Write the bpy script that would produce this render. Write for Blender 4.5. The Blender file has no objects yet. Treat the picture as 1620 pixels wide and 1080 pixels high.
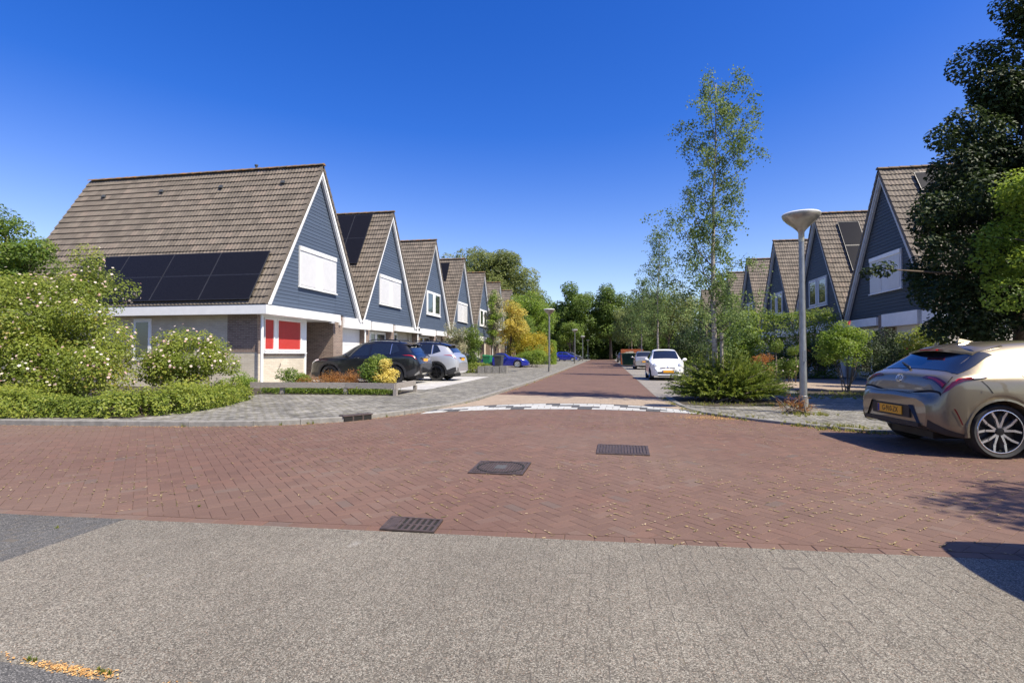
import bpy, math, random
import numpy as np
from mathutils import Vector, Matrix
R = math.radians
rng = np.random.RandomState(11)
random.seed(5)
SC = bpy.context.scene
COL = SC.collection

# ---------------------------------------------------------------- camera, sky, sun, exposure
cam = bpy.data.cameras.new('camera'); camo = bpy.data.objects.new('camera', cam); COL.objects.link(camo)
cam.sensor_width = 36; cam.lens = 840/1620*36; cam.clip_start = .05; cam.clip_end = 3000
YAW = math.atan2(152, 840); PITCH = math.atan2(19.5, 840)
camo.location = (0, 0, 1.25); camo.rotation_euler = (math.pi/2+PITCH, 0, YAW)
SC.camera = camo
SUN_EL = R(53.5); SUN_AZ = math.atan2(2.67, -1.28)      # azimuth clockwise from +Y
w = bpy.data.worlds.new('World'); SC.world = w; w.use_nodes = True
nt = w.node_tree; nt.nodes.clear()
sky = nt.nodes.new('ShaderNodeTexSky'); sky.sky_type = 'NISHITA'; sky.sun_disc = False
sky.sun_elevation = SUN_EL; sky.sun_rotation = SUN_AZ; sky.altitude = 0
sky.air_density = 1.0; sky.dust_density = .7; sky.ozone_density = 5.0
hs = nt.nodes.new('ShaderNodeHueSaturation'); hs.inputs['Saturation'].default_value = 1.34; hs.inputs['Hue'].default_value = .521
bg = nt.nodes.new('ShaderNodeBackground'); bg.inputs['Strength'].default_value = .13
wo = nt.nodes.new('ShaderNodeOutputWorld')
# film-like response: deep zenith, paler towards the bright horizon
hs2 = nt.nodes.new('ShaderNodeHueSaturation'); hs2.inputs['Saturation'].default_value = .98; hs2.inputs['Hue'].default_value = .518
bw = nt.nodes.new('ShaderNodeRGBToBW'); mr = nt.nodes.new('ShaderNodeMapRange'); mr.inputs['From Min'].default_value = 1.9; mr.inputs['From Max'].default_value = 4.4
mxs = nt.nodes.new('ShaderNodeMix'); mxs.data_type = 'RGBA'
nt.links.new(sky.outputs[0], hs.inputs['Color']); nt.links.new(sky.outputs[0], hs2.inputs['Color']); nt.links.new(sky.outputs[0], bw.inputs[0]); nt.links.new(bw.outputs[0], mr.inputs['Value'])
nt.links.new(mr.outputs[0], mxs.inputs[0]); nt.links.new(hs.outputs[0], mxs.inputs[6]); nt.links.new(hs2.outputs[0], mxs.inputs[7]); nt.links.new(mxs.outputs[2], bg.inputs['Color']); nt.links.new(bg.outputs[0], wo.inputs[0])
sl = bpy.data.lights.new('sun', 'SUN'); sl.energy = 5.0; sl.angle = R(.53); sl.color = (1, .915, .76)
so = bpy.data.objects.new('sun', sl); COL.objects.link(so)
sdir = Vector((math.sin(SUN_AZ)*math.cos(SUN_EL), math.cos(SUN_AZ)*math.cos(SUN_EL), math.sin(SUN_EL)))
so.rotation_euler = sdir.to_track_quat('Z', 'Y').to_euler(); so.location = sdir*60
SC.view_settings.view_transform = 'Standard'; SC.view_settings.look = 'None'
SC.view_settings.exposure = 0.66; SC.view_settings.gamma = 1; SC.view_settings.use_curve_mapping = False
try:
    SC.cycles.use_denoising = True; SC.cycles.max_bounces = 6; SC.cycles.transparent_max_bounces = 6
except Exception: pass

# ---------------------------------------------------------------- helpers
ORG = {}
def V3(p): return Vector((float(p[0]), float(p[1]), float(p[2])))
def root(name, label, cat, loc, group=None, rz=0):
    o = bpy.data.objects.new(name, None); COL.objects.link(o); o.location = loc; o.rotation_euler = (0, 0, rz)
    o.empty_display_size = .2; tag(o, label, cat, group); ORG[o.name] = Vector(loc); return o
def tag(o, label=None, cat=None, group=None, kind=None):
    if label: o['label'] = label
    if cat: o['category'] = cat
    if group: o['group'] = group
    if kind: o['kind'] = kind
    return o
def link(name, me, mat, parent=None, loc=None, smooth=False, sharp=None):
    if mat is not None and not me.materials:
        for m in (mat if isinstance(mat, (list, tuple)) else [mat]): me.materials.append(m)
    if smooth:
        me.polygons.foreach_set('use_smooth', np.ones(len(me.polygons), dtype=bool))
        if sharp: me.set_sharp_from_angle(angle=R(sharp))
    o = bpy.data.objects.new(name, me); COL.objects.link(o)
    if loc is not None: o.location = loc
    if parent is not None:
        o.parent = parent; ORG[o.name] = ORG.get(parent.name, Vector((0, 0, 0)))
    else: ORG[o.name] = Vector(loc) if loc is not None else Vector((0, 0, 0))
    return o
class MB:
    """collects boxes, prisms, tubes; build() makes ONE mesh object (vertices in world space)"""
    def __init__(s): s.v = []; s.f = []; s.tint = []
    def add(s, vs, fs, t=None):
        o = len(s.v); s.v += [tuple(map(float, p)) for p in vs]; s.f += [tuple(i+o for i in f) for f in fs]
        s.tint += [(.5 if t is None else t)]*len(vs); return s
    def box(s, a, b, t=None):
        x0, y0, z0 = a; x1, y1, z1 = b
        return s.add([(x0,y0,z0),(x1,y0,z0),(x1,y1,z0),(x0,y1,z0),(x0,y0,z1),(x1,y0,z1),(x1,y1,z1),(x0,y1,z1)],
              [(0,3,2,1),(4,5,6,7),(0,1,5,4),(1,2,6,5),(2,3,7,6),(3,0,4,7)], t)
    def prism(s, poly, z0, z1, t=None, bottom=True):
        n = len(poly); vs = [(p[0], p[1], z0) for p in poly]+[(p[0], p[1], z1) for p in poly]
        fs = [tuple(range(n, 2*n))]+[(i, (i+1) % n, n+(i+1) % n, n+i) for i in range(n)]
        if bottom: fs.append(tuple(range(n-1, -1, -1)))
        return s.add(vs, fs, t)
    def extr(s, poly3, d, t=None):
        n = len(poly3); d = np.array(d, float); P = [np.array(p, float) for p in poly3]
        vs = [tuple(p) for p in P]+[tuple(p+d) for p in P]
        return s.add(vs, [tuple(range(n-1, -1, -1)), tuple(range(n, 2*n))]+[(i, (i+1) % n, n+(i+1) % n, n+i) for i in range(n)], t)
    def tube(s, path, rad, n=8, cap=True, t=None):
        P = [np.array(p, float) for p in path]; m = len(P)
        rr = rad if hasattr(rad, '__len__') else [rad]*m
        vs = []; ref = None
        for i in range(m):
            d = P[min(i+1, m-1)]-P[max(i-1, 0)]; d = d/(np.linalg.norm(d)+1e-9)
            if ref is None: ref = np.array([1, 0, 0]) if abs(d[0]) < .8 else np.array([0, 1, 0])
            a = np.cross(d, ref); a /= np.linalg.norm(a)+1e-9; b = np.cross(d, a)
            for k in range(n):
                an = 2*math.pi*k/n; vs.append(tuple(P[i]+rr[i]*(a*math.cos(an)+b*math.sin(an))))
        fs = [(i*n+k, i*n+(k+1) % n, (i+1)*n+(k+1) % n, (i+1)*n+k) for i in range(m-1) for k in range(n)]
        if cap: fs += [tuple(range(n-1, -1, -1)), tuple(range((m-1)*n, m*n))]
        return s.add(vs, fs, t)
    def lathe(s, prof, c=(0, 0, 0), n=24, axis='z', t=None):
        """prof list of (r, h); axis z or y"""
        vs = []
        for r, h in prof:
            for k in range(n):
                a = 2*math.pi*k/n
                q = (r*math.cos(a), r*math.sin(a), h) if axis == 'z' else (r*math.cos(a), h, r*math.sin(a))
                vs.append((q[0]+c[0], q[1]+c[1], q[2]+c[2]))
        m = len(prof); fs = [(i*n+k, i*n+(k+1) % n, (i+1)*n+(k+1) % n, (i+1)*n+k) for i in range(m-1) for k in range(n)]
        return s.add(vs, fs, t)
    def mesh(s, name, off=None):
        me = bpy.data.meshes.new(name); o = off or Vector((0, 0, 0))
        me.from_pydata([(p[0]-o[0], p[1]-o[1], p[2]-o[2]) for p in s.v], [], s.f)
        at = me.attributes.new('tint', 'FLOAT', 'POINT'); at.data.foreach_set('value', np.array(s.tint, dtype=np.float32))
        me.update(); return me
    def build(s, name, mat, parent=None, smooth=False, sharp=None, local=False):
        off = ORG.get(parent.name, Vector((0, 0, 0))) if (parent is not None and not local) else Vector((0, 0, 0))
        return link(name, s.mesh(name, off), mat, parent, None, smooth, sharp)
def npmesh(name, verts, quads, tint=None):
    me = bpy.data.meshes.new(name); nv = len(verts); nf = len(quads); k = quads.shape[1]
    me.vertices.add(nv); me.vertices.foreach_set('co', np.ascontiguousarray(verts, dtype=np.float32).ravel())
    me.loops.add(nf*k); me.loops.foreach_set('vertex_index', np.ascontiguousarray(quads, dtype=np.int32).ravel())
    me.polygons.add(nf); me.polygons.foreach_set('loop_start', np.arange(0, nf*k, k, dtype=np.int32))
    me.polygons.foreach_set('loop_total', np.full(nf, k, dtype=np.int32))
    if tint is not None:
        at = me.attributes.new('tint', 'FLOAT', 'POINT'); at.data.foreach_set('value', np.ascontiguousarray(tint, dtype=np.float32))
    me.update(calc_edges=True); me.shade_flat(); return me

# ---------------------------------------------------------------- materials
class NT:
    def __init__(s, name):
        s.m = bpy.data.materials.new(name); s.m.use_nodes = True; s.t = s.m.node_tree
        s.b = s.t.nodes['Principled BSDF']; s.out = s.t.nodes['Material Output']
    def n(s, ty, **kw):
        x = s.t.nodes.new(ty)
        for k, v in kw.items(): setattr(x, k, v)
        return x
    def l(s, a, b): s.t.links.new(a, b)
    def pos(s, scale=(1, 1, 1), obj=False):
        if obj:
            g = s.n('ShaderNodeTexCoord').outputs['Object']
        else: g = s.n('ShaderNodeNewGeometry').outputs['Position']
        mp = s.n('ShaderNodeMapping'); mp.inputs['Scale'].default_value = scale; s.l(g, mp.inputs[0]); return mp.outputs[0]
    def noise(s, vec, scale, detail=4, rough=.55):
        x = s.n('ShaderNodeTexNoise'); x.inputs['Scale'].default_value = scale; x.inputs['Detail'].default_value = detail
        x.inputs['Roughness'].default_value = rough; s.l(vec, x.inputs['Vector']); return x.outputs['Fac']
    def ramp(s, fac, stops, interp='LINEAR'):
        x = s.n('ShaderNodeValToRGB'); x.color_ramp.interpolation = interp; e = x.color_ramp.elements
        while len(e) < len(stops): e.new(.5)
        for i, (p, c) in enumerate(stops):
            e[i].position = p; e[i].color = (c[0], c[1], c[2], 1) if hasattr(c, '__len__') else (c, c, c, 1)
        s.l(fac, x.inputs[0]); return x.outputs[0]
    def mix(s, fac, a, b, mode='MIX'):
        x = s.n('ShaderNodeMix', data_type='RGBA', blend_type=mode)
        for q, v in ((0, fac), (6, a), (7, b)):
            if isinstance(v, (int, float)): x.inputs[q].default_value = v
            elif isinstance(v, tuple): x.inputs[q].default_value = (*v, 1)
            else: s.l(v, x.inputs[q])
        return x.outputs[2]
    def math(s, op, a, b=0.0):
        x = s.n('ShaderNodeMath', operation=op)
        for q, v in ((0, a), (1, b)):
            if isinstance(v, (int, float)): x.inputs[q].default_value = v
            else: s.l(v, x.inputs[q])
        return x.outputs[0]
    def attr(s, name='tint'):
        return s.n('ShaderNodeAttribute', attribute_name=name).outputs['Fac']
    def rnd(s): return s.n('ShaderNodeObjectInfo').outputs['Random']
    def bump(s, h, strength=.3, dist=.01):
        x = s.n('ShaderNodeBump'); x.inputs['Strength'].default_value = strength; x.inputs['Distance'].default_value = dist
        s.l(h, x.inputs['Height']); s.l(x.outputs[0], s.b.inputs['Normal']); return x
    def col(s, c):
        if isinstance(c, tuple): s.b.inputs['Base Color'].default_value = (*c, 1)
        else: s.l(c, s.b.inputs['Base Color'])
    def set(s, **kw):
        for k, v in kw.items():
            i = s.b.inputs[k.replace('_', ' ')]
            if hasattr(v, 'links'): s.l(v, i)
            else: i.default_value = v
        return s
def plain(name, c, rough=.5, metal=0, var=.12, scale=6, bump=0, coat=0, spec=.5):
    m = NT(name); f = m.noise(m.pos(obj=True), scale, 5)
    a = tuple(x*(1-var) for x in c); b = tuple(min(1, x*(1+var)) for x in c)
    m.col(m.ramp(f, [(.3, a), (.7, b)])); m.set(Roughness=rough, Metallic=metal)
    m.b.inputs['Coat Weight'].default_value = coat; m.b.inputs['Coat Roughness'].default_value = .04
    m.b.inputs['Specular IOR Level'].default_value = spec
    if bump: m.bump(m.noise(m.pos(obj=True), scale*8, 4), bump, .01)
    return m.m
M = {}
def leafmat(name, stops, trans=.42, rough=.45, gain=1.0):
    m = NT(name); t = m.attr(); c = m.ramp(t, [(p_, tuple(min(.9, q*gain) for q in s_)) for p_, s_ in stops])
    m.col(c); m.set(Roughness=rough); m.b.inputs['Specular IOR Level'].default_value = .35
    tr = m.n('ShaderNodeBsdfTranslucent'); hsv = m.n('ShaderNodeHueSaturation'); hsv.inputs['Value'].default_value = 1.5
    hsv.inputs['Hue'].default_value = .49
    m.l(c, hsv.inputs['Color']); m.l(hsv.outputs[0], tr.inputs[0])
    mx = m.n('ShaderNodeMixShader'); mx.inputs[0].default_value = trans
    m.l(m.b.outputs[0], mx.inputs[1]); m.l(tr.outputs[0], mx.inputs[2]); m.l(mx.outputs[0], m.out.inputs[0])
    return m.m
def brickpav(name, stops, src, rough=.8, grain=90, speck=.35, joint=None, stain=.35):
    m = NT(name); t = m.attr() if src == 'attr' else m.rnd()
    p = m.pos(); base = m.ramp(t, stops)
    g = m.noise(p, grain, 3, .7); base = m.mix(speck, base, m.ramp(g, [(.3, .25), (.5, .5), (.72, .85)]), 'OVERLAY')
    big = m.noise(p, .55, 5, .6); base = m.mix(stain, base, m.ramp(big, [(.3, .36), (.7, .64)]), 'OVERLAY')
    dust = m.noise(p, .23, 4, .6); base = m.mix(m.ramp(dust, [(.42, 0), (.66, .38)]), base, (.185, .135, .098))
    sm = m.noise(p, 5.5, 5, .7); base = m.mix(m.ramp(sm, [(.58, 0), (.75, .35)]), base, (.07, .045, .036))
    m.col(base); m.set(Roughness=rough); m.bump(g, .35, .004); return m.m
RED = [(0, (.118, .064, .045)), (.3, (.130, .071, .050)), (.7, (.138, .076, .054)), (.92, (.152, .080, .055)), (.98, (.140, .090, .068)), (1, (.112, .076, .060))]
M['red_a'] = brickpav('red_clinker', RED, 'attr'); M['red_o'] = brickpav('red_clinker_single', RED, 'rnd')
def aggregate(name, src, stops, tone=.5):
    m = NT(name); p = m.pos(); t = m.attr() if src == 'attr' else m.rnd()
    v = m.n('ShaderNodeTexVoronoi'); v.inputs['Scale'].default_value = 215; m.l(p, v.inputs['Vector'])
    sep = m.n('ShaderNodeSeparateColor'); m.l(v.outputs['Color'], sep.inputs[0])
    c = m.ramp(sep.outputs[0], stops)
    n2 = m.noise(p, 420, 2, .7); c = m.mix(.35, c, m.ramp(n2, [(.3, .2), (.5, .5), (.7, .8)]), 'OVERLAY')
    big = m.noise(p, 1.1, 6, .65); c = m.mix(.5, c, m.ramp(big, [(.3, (.38, .36, .33)), (.7, (.60, .60, .58))]), 'OVERLAY')
    b2 = m.noise(p, .33, 4, .6); c = m.mix(.6, c, m.ramp(b2, [(.35, .40), (.65, .60)]), 'OVERLAY')
    c = m.mix(.3, c, m.ramp(t, [(0, .45), (1, .55)]), 'OVERLAY')
    spots = m.noise(p, 2.6, 3, .5); c = m.mix(m.ramp(spots, [(.70, 0), (.78, .35)]), c, (.42, .41, .38))
    m.col(c); m.set(Roughness=.85); m.bump(m.math('SUBTRACT', 1.0, v.outputs['Distance']), .4, .004); return m.m
AGG = [(0, (.048, .042, .033)), (.22, (.098, .087, .069)), (.45, (.140, .126, .101)), (.7, (.205, .186, .150)), (.9, (.34, .318, .268)), (1, (.19, .13, .09))]
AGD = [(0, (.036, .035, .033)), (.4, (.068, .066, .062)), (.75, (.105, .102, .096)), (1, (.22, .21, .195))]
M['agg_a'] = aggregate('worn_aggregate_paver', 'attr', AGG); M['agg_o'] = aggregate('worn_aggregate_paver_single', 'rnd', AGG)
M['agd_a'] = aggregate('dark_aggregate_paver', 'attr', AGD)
def jointmat(name, a, b, c):
    m = NT(name); p = m.pos(); f = m.noise(p, 9, 6, .7); m.col(m.ramp(f, [(.35, a), (.55, b), (.68, c)])); m.set(Roughness=.95)
    m.bump(m.noise(p, 120, 3), .5, .01); return m.m
M['joint_red'] = jointmat('sandy_joint', (.10, .058, .042), (.14, .085, .058), (.20, .155, .075))
M['joint_grey'] = jointmat('grey_joint', (.085, .075, .060), (.125, .11, .09), (.15, .13, .085))
def sheetpav(name, c1, c2, cm, bw, bh, rot=0, joint=.012, stain=.5, warp=0, moss=.2):
    m = NT(name); p = m.pos(); mp = m.n('ShaderNodeMapping'); mp.inputs['Rotation'].default_value = (0, 0, R(rot)); m.l(p, mp.inputs[0]); q = mp.outputs[0]
    if warp:
        nz = m.n('ShaderNodeTexNoise'); nz.inputs['Scale'].default_value = 1.4; m.l(p, nz.inputs['Vector'])
        q = m.mix(warp, q, nz.outputs['Color'], 'ADD')
    b = m.n('ShaderNodeTexBrick'); b.inputs['Scale'].default_value = 1; b.inputs['Brick Width'].default_value = bw; b.inputs['Row Height'].default_value = bh
    b.inputs['Mortar Size'].default_value = joint; b.inputs['Mortar Smooth'].default_value = .3; b.inputs['Bias'].default_value = 0
    b.inputs['Color1'].default_value = (*c1, 1); b.inputs['Color2'].default_value = (*c2, 1); b.inputs['Mortar'].default_value = (*cm, 1)
    m.l(q, b.inputs['Vector']); c = b.outputs['Color']
    f = m.noise(p, .8, 6, .65); c = m.mix(stain, c, m.ramp(f, [(.3, .33), (.7, .67)]), 'OVERLAY')
    f2 = m.noise(p, 60, 3, .7); c = m.mix(.4, c, m.ramp(f2, [(.3, .3), (.7, .7)]), 'OVERLAY')
    f4 = m.noise(p, 5.2, 6, .72); c = m.mix(moss, c, m.ramp(f4, [(.36, .22), (.5, .5), (.64, .78)]), 'OVERLAY')
    f5 = m.noise(p, 2.1, 5, .7); c = m.mix(m.ramp(f5, [(.55, 0), (.7, moss*.45)]), c, (.16, .145, .06))
    m.col(c); m.set(Roughness=.85)
    h = m.math('ADD', m.math('MULTIPLY', b.outputs['Fac'], -1.0), m.math('MULTIPLY', f2, .3)); m.bump(h, .5, .008); return m.m
M['street'] = sheetpav('red_street_clinker', (.128, .070, .050), (.142, .079, .057), (.12, .078, .053), .2, .1, 45, .008, .4)
M['beige'] = sheetpav('beige_clinker', (.30, .23, .165), (.34, .265, .195), (.24, .19, .14), .2, .1, 0, .006, .2)
M['walk'] = sheetpav('mossy_grey_sidewalk', (.16, .152, .138), (.235, .225, .205), (.10, .09, .045), .21, .105, 8, .014, .8, .10, 1.0)
M['bay'] = sheetpav('grey_parking_paver', (.215, .195, .172), (.26, .24, .21), (.15, .135, .11), .2, .1, 0, .008, .4)
M['drive'] = sheetpav('pale_concrete_tile', (.40, .39, .37), (.46, .45, .425), (.26, .24, .21), .5, .5, 0, .012, .25)
M['kerb'] = plain('concrete_kerb', (.21, .20, .18), .85, var=.25, scale=9, bump=.4)
M['soil'] = jointmat('garden_soil', (.035, .026, .018), (.06, .045, .03), (.05, .06, .02))
M['grassland'] = jointmat('grassy_ground', (.03, .05, .012), (.05, .08, .02), (.09, .09, .03))
def wallbrick(name, c1, c2, cm, bump=.5):
    m = NT(name); g = m.n('ShaderNodeNewGeometry').outputs['Position']; s = m.n('ShaderNodeSeparateXYZ'); m.l(g, s.inputs[0])
    cx = m.n('ShaderNodeCombineXYZ'); m.l(m.math('ADD', s.outputs[0], s.outputs[1]), cx.inputs[0]); m.l(s.outputs[2], cx.inputs[1])
    b = m.n('ShaderNodeTexBrick'); b.inputs['Scale'].default_value = 1; b.inputs['Brick Width'].default_value = .22; b.inputs['Row Height'].default_value = .0625
    b.inputs['Mortar Size'].default_value = .008; b.inputs['Mortar Smooth'].default_value = .2
    b.inputs['Color1'].default_value = (*c1, 1); b.inputs['Color2'].default_value = (*c2, 1); b.inputs['Mortar'].default_value = (*cm, 1)
    m.l(cx.outputs[0], b.inputs['Vector']); f = m.noise(g, 1.6, 5, .6)
    c = m.mix(.35, b.outputs['Color'], m.ramp(f, [(.3, .38), (.7, .62)]), 'OVERLAY'); m.col(c); m.set(Roughness=.9)
    m.bump(m.math('ADD', m.math('MULTIPLY', b.outputs['Fac'], -1.0), m.math('MULTIPLY', m.noise(g, 60, 3), .4)), bump, .006); return m.m
M['brick_pale'] = wallbrick('pale_brick', (.50, .44, .345), (.58, .52, .42), (.45, .41, .34))
M['brick_brown'] = wallbrick('brown_brick', (.155, .105, .085), (.24, .17, .135), (.30, .26, .22))
def tilemat(name, src):
    m = NT(name); t = m.attr() if src == 'attr' else m.rnd(); p = m.pos()
    c = m.ramp(t, [(0, (.112, .093, .073)), (.45, (.138, .114, .090)), (.85, (.160, .133, .105)), (1, (.18, .142, .112))])
    f = m.noise(p, 2.2, 6, .65); c = m.mix(.45, c, m.ramp(f, [(.3, .36), (.7, .64)]), 'OVERLAY')
    f3 = m.noise(p, 26, 4, .7); c = m.mix(m.ramp(f3, [(.62, 0), (.72, .5)]), c, (.26, .24, .19))
    m.col(c); m.set(Roughness=.85); m.bump(m.noise(p, 90, 3), .25, .006); return m.m
M['tile_a'] = tilemat('roof_tile', 'attr'); M['tile_o'] = tilemat('roof_tile_single', 'rnd')
M['ridge'] = None
def ridgemat():
    m = NT('lichened_ridge_tile'); p = m.pos(); f = m.noise(p, 3.5, 6, .7)
    m.col(m.ramp(f, [(.38, (.12, .095, .07)), (.52, (.17, .12, .075)), (.62, (.30, .145, .04))])); m.set(Roughness=.9); m.bump(m.noise(p, 60, 3), .4, .008); return m.m
M['ridge'] = ridgemat()
def board(name, c):
    m = NT(name); p = m.pos((.6, .6, 14)); f = m.noise(p, 5, 5); o = m.rnd()
    a = tuple(x*.86 for x in c); b = tuple(x*1.1 for x in c)
    cc = m.mix(.5, m.ramp(f, [(.3, a), (.7, b)]), m.ramp(o, [(0, a), (1, b)])); m.col(cc); m.set(Roughness=.55); m.b.inputs['Specular IOR Level'].default_value = .3; return m.m
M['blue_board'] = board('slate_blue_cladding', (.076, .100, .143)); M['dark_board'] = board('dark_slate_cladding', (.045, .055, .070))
M['white'] = plain('white_trim', (.80, .80, .79), .45, var=.05, scale=3)
M['trim_dark'] = plain('dark_trim', (.05, .055, .06), .6)  # near-black trim colour for caps, gutter edges, vents, door and gable backing
M['shutter'] = plain('white_shutter', (.62, .62, .62), .5, var=.04)
M['greytrim'] = plain('grey_trim', (.42, .43, .45), .5, var=.08)
def glass(name, c, rough=.03):
    m = NT(name); m.col(c); m.set(Roughness=rough); m.b.inputs['Specular IOR Level'].default_value = .8; m.b.inputs['Coat Weight'].default_value = .6
    m.b.inputs['Coat Roughness'].default_value = .02; return m.m
M['glass'] = glass('window_glass', (.03, .038, .042)); M['carglass'] = glass('car_glass', (.012, .015, .02))
M['redblind'] = plain('red_blind', (.46, .042, .032), .35, var=.05, coat=.6)
M['panel'] = None
def panelmat():
    m = NT('solar_cell'); g = m.n('ShaderNodeTexCoord').outputs['Object']
    f = m.noise(g, 30, 3); m.col(m.ramp(f, [(.3, (.008, .008, .010)), (.7, (.014, .014, .017))])); m.set(Roughness=.14); m.b.inputs['Specular IOR Level'].default_value = .14; return m.m
M['panel'] = panelmat()
M['alu'] = plain('aluminium_frame', (.10, .10, .105), .4, .7)
M['sky_glass'] = glass('skylight_glass', (.35, .38, .42), .1)
M['wood'] = None
def wood():
    m = NT('weathered_wood'); p = m.pos((1, 1, 9)); f = m.noise(p, 14, 6, .65); m.col(m.ramp(f, [(.3, (.15, .13, .112)), (.5, (.27, .242, .215)), (.7, (.38, .345, .315))]))
    m.set(Roughness=.9); m.bump(f, .5, .01); return m.m
M['wood'] = wood()
M['galv'] = None
def galv():
    m = NT('galvanised_steel'); p = m.pos((1, 1, .35), True); f = m.noise(p, 12, 6, .7); m.col(m.ramp(f, [(.3, (.22, .22, .215)), (.7, (.36, .36, .35))]))
    m.set(Roughness=.42, Metallic=.75); return m.m
M['galv'] = galv()
M['bowl'] = plain('lamp_bowl', (.34, .32, .27), .25, .35, var=.35, scale=5, coat=.4)
M['bowltop'] = plain('lamp_cover', (.70, .70, .68), .35, 0)
M['iron'] = plain('cast_iron', (.080, .058, .050), .6, .2, var=.35, scale=25, bump=.3)
M['hole'] = plain('dark_hollow', (.012, .011, .010), .95)
M['bark'] = plain('brown_bark', (.10, .075, .055), .95, var=.4, scale=12, bump=.7)
M['twig'] = plain('grey_twig', (.16, .13, .10), .9, var=.3, scale=12)
def birchbark():
    m = NT('birch_bark'); p = m.pos((1, 1, 5)); f = m.noise(p, 6, 5, .7); m.col(m.ramp(f, [(.32, (.06, .05, .045)), (.45, (.32, .28, .24)), (.7, (.50, .45, .40))])); m.set(Roughness=.85); return m.m
M['birch'] = birchbark()
M['rubber'] = plain('tyre_rubber', (.018, .018, .019), .8, var=.2, scale=30)
M['blackplastic'] = plain('black_plastic', (.016, .016, .018), .55, var=.15)
M['piano'] = plain('gloss_black', (.010, .010, .012), .12, coat=.8)
M['chrome'] = plain('bright_alloy', (.72, .72, .73), .22, .9, var=.03)
M['rimdark'] = plain('dark_alloy', (.02, .02, .022), .3, .4)
M['redlamp'] = plain('red_lamp', (.42, .012, .014), .12, var=.15, coat=.9)
M['darkredlamp'] = plain('dark_red_lamp', (.09, .008, .012), .1, coat=.9)
M['clearlamp'] = plain('clear_lamp', (.62, .64, .66), .12, .3, coat=.9)
M['plate'] = plain('yellow_plate', (.80, .37, .02), .45, var=.04)
M['ink'] = plain('plate_ink', (.012, .011, .01), .5)
M['eu'] = plain('plate_blue', (.01, .03, .22), .5)
def paint(name, c, metal=.35, rough=.32):
    m = NT(name); f = m.noise(m.pos(obj=True), 900, 1); a = tuple(x*.9 for x in c); b = tuple(min(1, x*1.1) for x in c)
    m.col(m.ramp(f, [(.3, a), (.7, b)])); m.set(Roughness=rough, Metallic=metal); m.b.inputs['Coat Weight'].default_value = 1; m.b.inputs['Coat Roughness'].default_value = .025; return m.m
M['gold'] = paint('bronze_paint', (.215, .178, .118), .5, .36); M['black'] = paint('black_paint', (.006, .0065, .009), .1); M['silver'] = paint('silver_paint', (.50, .51, .53), .45)
M['blue'] = paint('blue_paint', (.012, .022, .30), .3); M['whitepaint'] = paint('white_paint', (.80, .80, .78), 0); M['silver2'] = paint('pale_silver_paint', (.42, .41, .40), .6)
M['darkblue'] = paint('dark_blue_paint', (.010, .014, .05), .3); M['redpaint'] = paint('dark_red_paint', (.16, .02, .018), .3); M['greypaint'] = paint('grey_paint', (.10, .105, .11), .5)
# leaves
M['lf_rose'] = leafmat('rose_leaf', [(0, (.075, .105, .016)), (.5, (.15, .19, .026)), (.88, (.23, .25, .04)), (1, (.24, .15, .04))], gain=1.3)
M['lf_hedge'] = leafmat('hedge_leaf', [(0, (.065, .095, .014)), (.5, (.125, .165, .022)), (1, (.22, .235, .036))], gain=1.4)
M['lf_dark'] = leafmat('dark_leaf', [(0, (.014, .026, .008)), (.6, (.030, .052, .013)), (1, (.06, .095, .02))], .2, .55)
M['lf_mid'] = leafmat('green_leaf', [(0, (.05, .09, .013)), (.5, (.095, .15, .02)), (1, (.18, .215, .034))], gain=1.28)
M['lf_bright'] = leafmat('bright_leaf', [(0, (.08, .14, .016)), (.5, (.15, .225, .026)), (1, (.25, .31, .05))], gain=1.15)
M['lf_birch'] = leafmat('birch_leaf', [(0, (.065, .11, .03)), (.5, (.125, .19, .05)), (.8, (.20, .27, .085)), (1, (.30, .36, .16))], .35, .6)
M['lf_willow'] = leafmat('willow_leaf', [(0, (.11, .14, .042)), (.5, (.18, .215, .064)), (1, (.26, .295, .09))])
M['lf_far'] = leafmat('far_oak_leaf', [(0, (.045, .075, .014)), (.5, (.09, .14, .024)), (1, (.15, .21, .036))], gain=1.2)
M['lf_yellow'] = leafmat('yellow_leaf', [(0, (.24, .24, .035)), (.4, (.48, .40, .07)), (1, (.68, .58, .18))])
M['lf_yellowgreen'] = leafmat('yellow_green_leaf', [(0, (.16, .18, .016)), (.5, (.34, .30, .026)), (1, (.58, .43, .04))])
M['lf_varieg'] = leafmat('cream_variegated_leaf', [(0, (.09, .13, .03)), (.45, (.28, .28, .16)), (1, (.58, .52, .38))])
M['lf_juniper'] = leafmat('juniper_needle', [(0, (.06, .095, .014)), (.5, (.13, .175, .024)), (1, (.25, .275, .05))], .25, .45, 1.2)
M['lf_orange'] = leafmat('orange_heather', [(0, (.13, .09, .02)), (.5, (.30, .13, .03)), (1, (.42, .20, .05))])
M['lf_grass'] = leafmat('grass_blade', [(0, (.07, .12, .015)), (.5, (.13, .18, .025)), (1, (.33, .28, .08))])
M['petal'] = leafmat('pink_white_petal', [(0, (.60, .36, .33)), (.5, (.68, .55, .48)), (1, (.72, .66, .58))], .3)
M['petal_red'] = leafmat('red_petal', [(0, (.55, .05, .06)), (1, (.75, .16, .13))], .3)
M['moss'] = leafmat('moss_and_litter', [(0, (.11, .10, .03)), (.35, (.22, .17, .065)), (.7, (.34, .25, .12)), (1, (.46, .36, .23))], 0, .9)
M['litter'] = leafmat('orange_blossom_litter', [(0, (.34, .17, .05)), (.5, (.52, .28, .09)), (1, (.62, .42, .18))], 0, .9)

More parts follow.
